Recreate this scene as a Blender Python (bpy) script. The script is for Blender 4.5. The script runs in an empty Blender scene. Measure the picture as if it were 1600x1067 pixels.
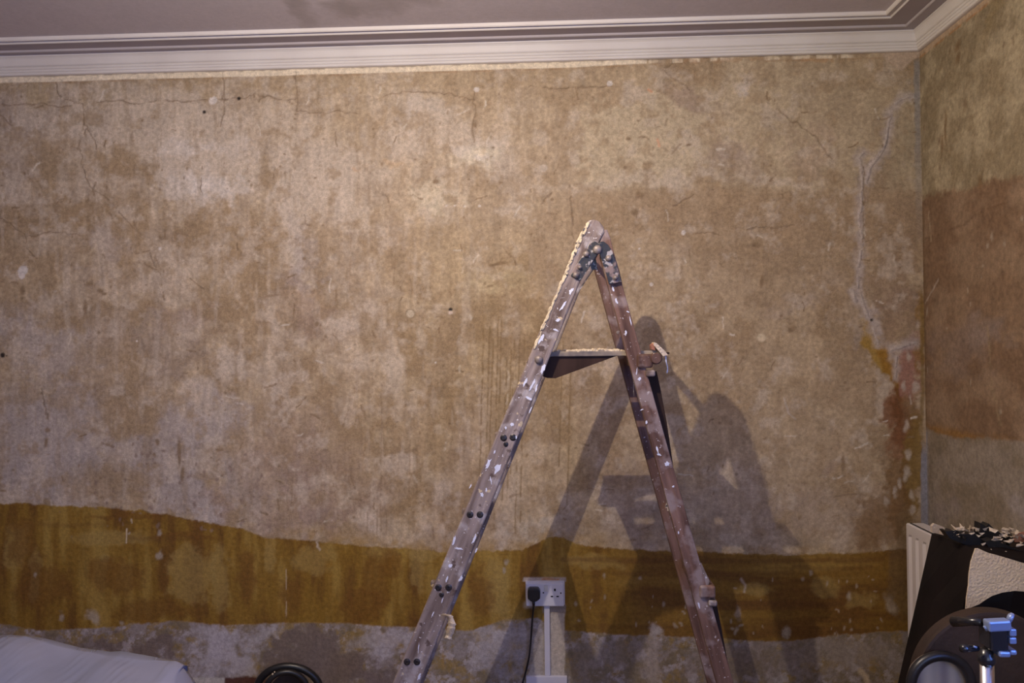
import bpy, bmesh, math, random
import numpy as np
from mathutils import Vector, Matrix

random.seed(7)
sc = bpy.context.scene
COL = sc.collection

# ------------------------------------------------------------------ camera, light, exposure
CAM = np.array([0.0, -2.98, 1.3466]); FPX = 1250.0
YAW, PIT, ROL = -.0473, .0113, -.0107
def _axes():
    cy, sy, cp, sp, cr, sr = math.cos(YAW), math.sin(YAW), math.cos(PIT), math.sin(PIT), math.cos(ROL), math.sin(ROL)
    f = np.array([sy*cp, cy*cp, sp]); r = np.array([cy, -sy, 0.0]); u = np.cross(r, f)
    return cr*r + sr*u, -sr*r + cr*u, f
RX, UX, FX = _axes()
cd = bpy.data.cameras.new('camera'); cam = bpy.data.objects.new('camera', cd); COL.objects.link(cam)
cd.sensor_width = 36.0; cd.lens = FPX/1600*36; cd.clip_start = .02
cam.matrix_world = Matrix(((RX[0], UX[0], -FX[0], CAM[0]), (RX[1], UX[1], -FX[1], CAM[1]), (RX[2], UX[2], -FX[2], CAM[2]), (0, 0, 0, 1)))
sc.camera = cam

w = bpy.data.worlds.new('daylight'); sc.world = w; w.use_nodes = True
w.node_tree.nodes['Background'].inputs[0].default_value = (.42, .58, 1, 1)
w.node_tree.nodes['Background'].inputs[1].default_value = 1.0

def lamp(name, kind, loc, energy, color, **k):
    d = bpy.data.lights.new(name, kind); d.energy = energy; d.color = color
    for a, b in k.items(): setattr(d, a, b)
    o = bpy.data.objects.new(name, d); o.location = loc; COL.objects.link(o); return o
LP = (-.40, -1.60, 2.25)
lamp('ceiling_bulb', 'POINT', LP, 73, (1.0, .845, .665), shadow_soft_size=.009)
wl = lamp('window_daylight', 'AREA', (.55, -4.14, 1.45), 12, (.66, .76, 1.0), shape='RECTANGLE', size=1.5, size_y=1.3)
wl.rotation_euler = (math.radians(90), 0, 0)
w2 = lamp('side_window_daylight', 'AREA', (1.44, -2.95, 1.45), 55, (.10, .25, 1.0), shape='RECTANGLE', size=1.2, size_y=1.0)
w2.rotation_euler = (0, math.radians(90), 0)

sc.view_settings.view_transform = 'Standard'; sc.view_settings.look = 'None'
sc.view_settings.exposure = 0.0; sc.view_settings.gamma = 1.0; sc.view_settings.use_curve_mapping = False

# ------------------------------------------------------------------ helpers
def _ray(x, y): return (x-800)/FPX*RX - (y-533.5)/FPX*UX + FX
def onY(x, y, Y): d = _ray(x, y); return Vector(CAM + d*(Y-CAM[1])/d[1])
def onX(x, y, X): d = _ray(x, y); return Vector(CAM + d*(X-CAM[0])/d[0])
def onZ(x, y, Z): d = _ray(x, y); return Vector(CAM + d*(Z-CAM[2])/d[2])

def thing(name, label, cat, loc=(0, 0, 0), group=None):
    o = bpy.data.objects.new(name, None); o.empty_display_size = .05; COL.objects.link(o); o.location = loc
    return tag(o, label, cat, group)
def tag(o, label, cat, group=None, kind=None):
    o['label'] = label; o['category'] = cat
    if group: o['group'] = group
    if kind: o['kind'] = kind
    return o
def obj(name, bm, mat, parent=None, smooth=False, bevel=0):
    me = bpy.data.meshes.new(name)
    bmesh.ops.recalc_face_normals(bm, faces=bm.faces[:])
    if parent is not None:
        bmesh.ops.translate(bm, verts=bm.verts[:], vec=-world_loc(parent))
    bm.to_mesh(me); bm.free()
    if smooth:
        for p in me.polygons: p.use_smooth = True
    o = bpy.data.objects.new(name, me); COL.objects.link(o)
    if mat: me.materials.append(mat)
    if parent is not None: o.parent = parent
    if bevel:
        m = o.modifiers.new('b', 'BEVEL'); m.width = bevel; m.segments = 2; m.limit_method = 'ANGLE'
    return o
def world_loc(o):
    v = Vector((0, 0, 0))
    while o is not None: v += o.location; o = o.parent
    return v
def struct(name, bm, mat, parent=None, **k):
    o = obj(name, bm, mat, parent, **k)
    if parent is None: o['kind'] = 'structure'
    return o
def box(bm, lo, hi):
    v = [bm.verts.new((x, y, z)) for x in (lo[0], hi[0]) for y in (lo[1], hi[1]) for z in (lo[2], hi[2])]
    for f in ((0, 1, 3, 2), (4, 6, 7, 5), (0, 4, 5, 1), (2, 3, 7, 6), (0, 2, 6, 4), (1, 5, 7, 3)): bm.faces.new([v[i] for i in f])
    return v
def prism(bm, pts, vec):
    """pts: closed outline (world points); extruded by vec"""
    vec = Vector(vec); a = [bm.verts.new(p) for p in pts]; b = [bm.verts.new(Vector(p)+vec) for p in pts]
    n = len(pts); bm.faces.new(a); bm.faces.new(b[::-1])
    for i in range(n): bm.faces.new((a[i], b[i], b[(i+1) % n], a[(i+1) % n]))
def frame_of(d):
    d = Vector(d).normalized(); u = d.orthogonal().normalized(); return u, d.cross(u)
def tube(bm, pts, r, n=12, cap=True, closed=False):
    pts = [Vector(p) for p in pts]; rs = r if isinstance(r, (list, tuple)) else [r]*len(pts)
    rings = []; d0 = (pts[1]-pts[0]).normalized(); u, v = frame_of(d0)
    m = len(pts)
    for i, p in enumerate(pts):
        if closed: d = (pts[(i+1) % m]-pts[i-1]).normalized()
        else: d = (pts[min(i+1, m-1)]-pts[max(i-1, 0)]).normalized()
        u = (u - d*u.dot(d)).normalized(); v = d.cross(u)
        rings.append([bm.verts.new(p+(u*math.cos(2*math.pi*k/n)+v*math.sin(2*math.pi*k/n))*rs[i]) for k in range(n)])
    for i in range(m if closed else m-1):
        a, b = rings[i], rings[(i+1) % m]
        for k in range(n): bm.faces.new((a[k], a[(k+1) % n], b[(k+1) % n], b[k]))
    if cap and not closed: bm.faces.new(rings[0][::-1]); bm.faces.new(rings[-1])
def lathe(bm, c, axis, prof, n=20):
    """prof: list of (radius, distance along axis)"""
    c = Vector(c); ax = Vector(axis).normalized(); u, v = frame_of(ax); rings = []
    for r, h in prof:
        rings.append([bm.verts.new(c+ax*h+(u*math.cos(2*math.pi*k/n)+v*math.sin(2*math.pi*k/n))*max(r, 1e-4)) for k in range(n)])
    for a, b in zip(rings, rings[1:]):
        for k in range(n): bm.faces.new((a[k], a[(k+1) % n], b[(k+1) % n], b[k]))
    bm.faces.new(rings[0][::-1]); bm.faces.new(rings[-1])
def spline(pts, n=8):
    pts = [Vector(p) for p in pts]; out = []
    for i in range(len(pts)-1):
        p0, p1, p2, p3 = pts[max(i-1, 0)], pts[i], pts[i+1], pts[min(i+2, len(pts)-1)]
        for k in range(n):
            t = k/n; out.append(.5*((2*p1)+(p2-p0)*t+(2*p0-5*p1+4*p2-p3)*t*t+(3*p1-p0-3*p2+p3)*t**3))
    out.append(pts[-1]); return out
def BM(): return bmesh.new()

# ------------------------------------------------------------------ materials
def mat(name, c1, c2=None, scale=8, rough=.6, metal=0, bump=0, bscale=60, spec=.5, detail=6, stretch=(1, 1, 1), dots=None, coat=0, lean=0):
    """two tones mixed by noise; dots = list of (colour, noise scale, threshold)"""
    m = bpy.data.materials.new(name); m.use_nodes = True; nt = m.node_tree; N = nt.nodes; L = nt.links
    b = N['Principled BSDF']; b.inputs['Roughness'].default_value = rough; b.inputs['Metallic'].default_value = metal
    b.inputs['Specular IOR Level'].default_value = spec; b.inputs['Coat Weight'].default_value = coat
    tc = N.new('ShaderNodeTexCoord'); mp = N.new('ShaderNodeMapping'); mp.inputs['Scale'].default_value = stretch
    L.new(tc.outputs['Object'], mp.inputs[0])
    if lean:
        m0 = N.new('ShaderNodeMapping'); m0.inputs['Rotation'].default_value = (0, lean, 0); L.new(tc.outputs['Object'], m0.inputs[0]); L.new(m0.outputs[0], mp.inputs[0])
    no = N.new('ShaderNodeTexNoise'); no.inputs['Scale'].default_value = scale; no.inputs['Detail'].default_value = detail
    L.new(mp.outputs[0], no.inputs['Vector'])
    mr = N.new('ShaderNodeMapRange'); mr.inputs[1].default_value = .33; mr.inputs[2].default_value = .67; L.new(no.outputs[0], mr.inputs[0])
    mx = N.new('ShaderNodeMix'); mx.data_type = 'RGBA'; mx.inputs['A'].default_value = (*c1, 1); mx.inputs['B'].default_value = (*(c2 or c1), 1)
    L.new(mr.outputs[0], mx.inputs['Factor']); out = mx.outputs['Result']
    for (c, s, th, sh) in (dots or []):
        n2 = N.new('ShaderNodeTexNoise'); n2.inputs['Scale'].default_value = s; n2.inputs['Detail'].default_value = 4
        L.new(tc.outputs['Object'], n2.inputs['Vector'])
        r2 = N.new('ShaderNodeMapRange'); r2.inputs[1].default_value = th; r2.inputs[2].default_value = th+sh; L.new(n2.outputs[0], r2.inputs[0])
        m2 = N.new('ShaderNodeMix'); m2.data_type = 'RGBA'; m2.inputs['B'].default_value = (*c, 1)
        L.new(out, m2.inputs['A']); L.new(r2.outputs[0], m2.inputs['Factor']); out = m2.outputs['Result']
    L.new(out, b.inputs['Base Color'])
    if bump:
        n3 = N.new('ShaderNodeTexNoise'); n3.inputs['Scale'].default_value = bscale; n3.inputs['Detail'].default_value = 6
        L.new(mp.outputs[0], n3.inputs['Vector'])
        bp = N.new('ShaderNodeBump'); bp.inputs['Strength'].default_value = bump; bp.inputs['Distance'].default_value = .004
        L.new(n3.outputs[0], bp.inputs['Height']); L.new(bp.outputs[0], b.inputs['Normal'])
    return m

M = {}
M['cornice'] = mat('cornice_paint', (.67, .62, .58), (.73, .69, .65), 6, .55, bump=.1, bscale=80)
M['plain_plaster'] = mat('plain_plaster', (.30, .23, .155), (.42, .34, .25), 3, .9, bump=.2)
M['floor'] = mat('floor_boards', (.16, .10, .06), (.24, .16, .10), 5, .7, bump=.3, stretch=(1, 8, 1))
M['wood_front'] = mat('ladder_wood_grey', (.105, .070, .057), (.300, .245, .225), 42, .68, bump=.7, bscale=140, stretch=(1, 1, .14), spec=.3, lean=-.385,
                      dots=[((.36, .325, .32), 17, .56, .10), ((.09, .060, .050), 30, .62, .06), ((.58, .56, .57), 130, .665, .03), ((.50, .40, .26), 45, .68, .03)])
M['wood_rear'] = mat('ladder_wood_red', (.070, .034, .023), (.205, .118, .088), 45, .6, bump=.6, bscale=130, stretch=(1, 1, .12), spec=.25, lean=.25,
                     dots=[((.25, .19, .175), 13, .54, .10), ((.46, .41, .40), 120, .675, .03)])
M['wood_dark'] = mat('ladder_wood_dark', (.022, .011, .008), (.045, .024, .018), 18, .8, spec=.2, bump=.3, stretch=(1, 1, .3))
M['iron_black'] = mat('painted_iron', (.012, .012, .014), (.03, .028, .028), 30, .38, bump=.4, bscale=120,
                      dots=[((.34, .31, .30), 42, .555, .03), ((.20, .14, .12), 26, .54, .06)])
M['bolt'] = mat('bolt_metal', (.17, .14, .13), (.26, .22, .20), 60, .5, metal=.3)
M['screw'] = mat('screw_metal', (.025, .024, .03), (.07, .06, .06), 200, .35, metal=.6)
M['crust'] = mat('plaster_crust', (.62, .52, .37), (.48, .38, .26), 60, .9, bump=1, bscale=160)
M['edge'] = mat('platform_edge', (.10, .085, .085), (.30, .24, .17), 22, .7, bump=.5)
M['paint_white'] = mat('white_paint', (.66, .68, .78), (.56, .58, .68), 40, .4)
M['cream_paint'] = mat('cream_paint', (.66, .55, .36), (.45, .36, .24), 50, .7, bump=.6, bscale=140, dots=[((.05, .045, .05), 70, .60, .02)])
M['paper'] = mat('torn_wallpaper', (.62, .52, .40), (.50, .40, .30), 30, .9, bump=.9, bscale=220)
M['paper_sheet'] = mat('woodchip_wallpaper', (.70, .55, .37), (.76, .61, .42), 12, .9, bump=.9, bscale=160, dots=[((.20, .13, .08), 26, .735, .01)])
M['plastic_black'] = mat('black_plastic', (.004, .004, .005), (.009, .008, .008), 20, .45)
M['bag_dark'] = mat('dark_side', (.004, .0025, .0025), (.010, .006, .006), 7, .6, spec=.25, bump=.25, bscale=20)
M['brown'] = mat('brown_leather', (.020, .010, .006), (.048, .026, .016), 9, .7, bump=.5, bscale=60)
M['hoop'] = mat('black_rubber', (.008, .008, .010), (.016, .015, .017), 20, .35)
M['radiator'] = mat('radiator_enamel', (.66, .61, .60), (.70, .66, .64), 5, .35)
M['socket'] = mat('socket_plastic', (.60, .60, .70), (.64, .64, .73), 10, .35)
M['trunk'] = mat('trunking_plastic', (.58, .57, .66), (.60, .59, .68), 10, .4)
M['hole'] = mat('pin_hole', (.01, .008, .01))
M['sheet'] = mat('plastic_sheet', (.135, .150, .225), (.17, .18, .26), 5, .27, bump=.5, bscale=9, spec=.8, coat=.4)
M['chrome'] = mat('satin_metal', (.72, .72, .74), (.78, .78, .8), 5, .22, metal=1)
M['tripod_black'] = mat('tripod_plastic', (.010, .010, .013), (.014, .014, .018), 10, .25, spec=.6)
M['tripod_blue_tinted'] = mat('tripod_blue_tinted', (.20, .26, .42), (.25, .31, .48), 10, .28, metal=.3)  # grey parts with the side window's blue light tinted into their colour
M['rust'] = mat('brown_card', (.36, .16, .09), (.30, .12, .07), 12, .8)
M['white'] = mat('white_gloss', (.6, .6, .6))

# ------------------------------------------------------------------ room shell
XR, XL, YF, ZC = 1.3618, -2.95, -4.2, 2.492
bm = BM(); box(bm, (XL-.1, YF-.1, -.1), (XR+.1, .1, 0)); struct('floor', bm, M['floor'])
bm = BM(); box(bm, (XL-.1, YF-.1, 0), (XL, .1, ZC+.1)); struct('wall_left', bm, M['plain_plaster'])
bm = BM()   # wall behind the camera with its window opening
for lo, hi in (((XL, 0), (-.25, ZC)), ((1.35, 0), (XR, ZC)), ((-.25, 0), (1.35, .75)), ((-.25, 2.15), (1.35, ZC))):
    box(bm, (lo[0], YF-.1, lo[1]), (hi[0], YF, hi[1]))
struct('wall_front', bm, M['plain_plaster'])
bm = BM()
for lo, hi in (((-.25, .75), (-.19, 2.15)), ((1.29, .75), (1.35, 2.15)), ((-.19, .75), (1.29, .81)), ((-.19, 2.09), (1.29, 2.15)), ((-.19, 1.42), (1.29, 1.47))):
    box(bm, (lo[0], YF-.08, lo[1]), (hi[0], YF-.02, hi[1]))
struct('window_1', bm, M['white'])

# ---- stains of the two stripped walls are computed per vertex
def vnoise(x, y, seed):
    rs = np.random.RandomState(seed); G = rs.rand(257, 257).astype(np.float32)
    xi = np.floor(x).astype(int); yi = np.floor(y).astype(int); fx = x-xi; fy = y-yi
    fx = fx*fx*(3-2*fx); fy = fy*fy*(3-2*fy); a, b, c, d = xi % 256, yi % 256, (xi+1) % 256, (yi+1) % 256
    return (G[a, b]*(1-fx)+G[c, b]*fx)*(1-fy)+(G[a, d]*(1-fx)+G[c, d]*fx)*fy
def fbm(x, y, s, seed, o=5, g=.55, sy=None):
    sy = sy or s; t = 0; a = 1; n = 0
    for i in range(o):
        t = t+a*vnoise(x/s*2**i+17.3*i+seed, y/sy*2**i+5.1*i, seed+i); n += a; a *= g
    return t/n
def sst(a, b, x):
    t = np.clip((x-a)/(b-a), 0, 1); return t*t*(3-2*t)
class Painter:
    """colour of the bare plaster; u, v run along the wall in units of about 2.4 mm"""
    def __init__(s, u, v, seed):
        s.u, s.v, s.seed = u, v, seed; s.c = np.zeros((len(u), 3)); s.h = np.zeros(len(u)); s.k = 0
        s.wx = (fbm(u, v, 55, seed+1)-.5); s.wy = (fbm(u, v, 55, seed+11)-.5)
        s.fx = (fbm(u, v, 14, seed+21, 4)-.5); s.fy = (fbm(u, v, 14, seed+31, 4)-.5)
        s.fine = fbm(u, v, 7, seed+41, 4, .7); s.mid = fbm(u, v, 34, seed+51, 5, .62)
    def mix(s, m, col, a=1.0):
        m = (np.clip(m, 0, 1)*a)[:, None]; s.c = s.c*(1-m)+np.array(col)*m
    def blob(s, x, y, rx, ry, col, a=.8, rot=0, soft=.55, warp=1.0):
        r = min(rx, ry); k = warp*min(60, 14+r*1.3); q = max(rx, ry)*(1.35+soft)+k*1.4+3
        I = np.where((np.abs(s.u-x) < q) & (np.abs(s.v-y) < q))[0]
        if len(I) == 0: return
        du = s.u[I]-x+s.wx[I]*k*2.2+s.fx[I]*k*.9; dv = s.v[I]-y+s.wy[I]*k*2.2+s.fy[I]*k*.9
        if rot: c, q = math.cos(rot), math.sin(rot); du, dv = du*c+dv*q, -du*q+dv*c
        d = np.sqrt((du/rx)**2+(dv/ry)**2)
        m = (sst(1+soft, 1-soft, d+(s.fine[I]-.5)*.55)*a)[:, None]; s.c[I] = s.c[I]*(1-m)+np.array(col)*m
    def line(s, pts, wd, col, a=.8, jit=5, gap=0, h=0):
        s.k += 1
        x0 = min(p[0] for p in pts)-30; x1 = max(p[0] for p in pts)+30
        y0 = min(p[1] for p in pts)-30; y1 = max(p[1] for p in pts)+30
        I = np.where((s.u > x0) & (s.u < x1) & (s.v > y0) & (s.v < y1))[0]
        if len(I) == 0: return
        uu, vv = s.u[I], s.v[I]; d = np.full(len(I), 1e9)
        ju = (fbm(uu, vv, 16, s.seed+s.k, 3)-.5)*jit*2; jv = (fbm(uu, vv, 16, s.seed+70+s.k, 3)-.5)*jit*2; uu = uu+ju; vv = vv+jv
        for (ax, ay), (bx, by) in zip(pts, pts[1:]):
            L2 = (bx-ax)**2+(by-ay)**2+1e-6; t = np.clip(((uu-ax)*(bx-ax)+(vv-ay)*(by-ay))/L2, 0, 1)
            d = np.minimum(d, np.hypot(uu-ax-t*(bx-ax), vv-ay-t*(by-ay)))
        m = sst(wd, wd*.25, d)
        if gap: m = m*sst(.5-.18*(1-gap), .5+.12*(1-gap), fbm(uu, vv, 12, s.seed+90+s.k, 3)+.12)
        s.h[I] += m*h; m = (m*a)[:, None]; s.c[I] = s.c[I]*(1-m)+np.array(col)*m
    def edge(s, pts, jag=6, fine=4):
        xs = [p[0] for p in pts]; ys = [p[1] for p in pts]; s.k += 1
        return np.interp(s.u, xs, ys)+(fbm(s.u, s.v*.3, 30, s.seed+s.k, 5)-.5)*jag*2+(s.fine-.5)*fine*2

TAN = (.430, .330, .212); BRN = (.315, .225, .132); DBR = (.215, .145, .082); PALE = (.520, .435, .342); LIL = (.390, .335, .300)
GRN = (.490, .400, .270); CRM = (.640, .550, .400); OCH = (.225, .128, .020); OCD = (.145, .070, .014); OCL = (.310, .200, .045)
MAU = (.300, .220, .185); WHT = (.62, .56, .50); FIL = (.430, .370, .340); RST = (.200, .085, .035); BLK = (.03, .022, .018)

def grid_wall(name, P0, ex, ez, nx, nz, du, paint, extra, hole=None):
    i = np.arange(nx+1); j = np.arange(nz+1); A, B = np.meshgrid(i*du, j*du, indexing='ij')
    A = A.ravel(); B = B.ravel(); P = np.array(P0)[None]+A[:, None]*np.array(ex)[None]+B[:, None]*np.array(ez)[None]
    v = P-CAM; u_ = 800+FPX*(v@RX)/np.maximum(v@FX, .2); v_ = 533.5-FPX*(v@UX)/np.maximum(v@FX, .2)
    C, h, P = paint(u_, v_, A, B, P)
    me = bpy.data.meshes.new(name); idx = np.arange((nx+1)*(nz+1)).reshape(nx+1, nz+1)
    q = np.stack([idx[:-1, :-1], idx[1:, :-1], idx[1:, 1:], idx[:-1, 1:]], -1).reshape(-1, 4)
    if hole is not None:
        qc = P[q].mean(1); q = q[~((qc[:, 1] > hole[0]) & (qc[:, 1] < hole[1]) & (qc[:, 2] > hole[2]) & (qc[:, 2] < hole[3]))]
    if extra: q = q[:, ::-1]
    me.vertices.add(len(P)); me.vertices.foreach_set('co', P.astype(np.float32).ravel())
    me.loops.add(q.size); me.loops.foreach_set('vertex_index', q.ravel().astype(np.int32))
    me.polygons.add(len(q)); me.polygons.foreach_set('loop_start', np.arange(0, q.size, 4, dtype=np.int32))
    me.polygons.foreach_set('loop_total', np.full(len(q), 4, dtype=np.int32)); me.update(calc_edges=True)
    a = me.color_attributes.new('stain', 'FLOAT_COLOR', 'POINT')
    a.data.foreach_set('color', np.concatenate([np.clip(C, 0, 1), np.ones((len(C), 1))], 1).astype(np.float32).ravel())
    a = me.attributes.new('relief', 'FLOAT', 'POINT'); a.data.foreach_set('value', h.astype(np.float32))
    o = bpy.data.objects.new(name, me); COL.objects.link(o); o['kind'] = 'structure'; me.materials.append(wall_mat()); return o
_wm = []
def wall_mat():
    if len(_wm) == 1: return _wm[0]
    amp = 1.0 if not _wm else .22
    m = bpy.data.materials.new('stripped_plaster'); m.use_nodes = True; nt = m.node_tree; N = nt.nodes; L = nt.links; b = N['Principled BSDF']
    at = N.new('ShaderNodeAttribute'); at.attribute_name = 'stain'; ah = N.new('ShaderNodeAttribute'); ah.attribute_name = 'relief'
    tc = N.new('ShaderNodeTexCoord')
    def noise(s, d=6, st=None):
        n = N.new('ShaderNodeTexNoise'); n.inputs['Scale'].default_value = s; n.inputs['Detail'].default_value = d
        if st:
            mp = N.new('ShaderNodeMapping'); mp.inputs['Scale'].default_value = st; L.new(tc.outputs['Object'], mp.inputs[0]); L.new(mp.outputs[0], n.inputs['Vector'])
        else: L.new(tc.outputs['Object'], n.inputs['Vector'])
        return n.outputs[0]
    def rng(x, a, b_, c, d):
        c = 1-(1-c)*amp; d = 1+(d-1)*amp
        r = N.new('ShaderNodeMapRange'); [r.inputs[i+1].default_value.__class__ for i in range(4)]
        for i, q in enumerate((a, b_, c, d)): r.inputs[i+1].default_value = q
        L.new(x, r.inputs[0]); return r.outputs[0]
    def mul(a, b_):
        q = N.new('ShaderNodeMath'); q.operation = 'MULTIPLY'; L.new(a, q.inputs[0]); L.new(b_, q.inputs[1]); return q.outputs[0]
    f = mul(rng(noise(70), .3, .7, .80, 1.18), rng(noise(230, 3), .3, .7, .86, 1.13))
    f = mul(f, rng(noise(26, 5, (1, 1, .18)), .3, .7, .93, 1.06))
    vm = N.new('ShaderNodeVectorMath'); vm.operation = 'SCALE'; L.new(at.outputs['Color'], vm.inputs[0]); L.new(f, vm.inputs['Scale'])
    L.new(vm.outputs[0], b.inputs['Base Color']); b.inputs['Roughness'].default_value = .8; b.inputs['Specular IOR Level'].default_value = .25
    bp = N.new('ShaderNodeBump'); bp.inputs['Strength'].default_value = .55*amp; bp.inputs['Distance'].default_value = .003; L.new(noise(90, 8), bp.inputs['Height'])
    b2 = N.new('ShaderNodeBump'); b2.inputs['Strength'].default_value = .9; b2.inputs['Distance'].default_value = .003
    L.new(ah.outputs['Fac'], b2.inputs['Height']); L.new(bp.outputs[0], b2.inputs['Normal']); L.new(b2.outputs[0], b.inputs['Normal'])
    _wm.insert(0, m); return m

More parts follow.
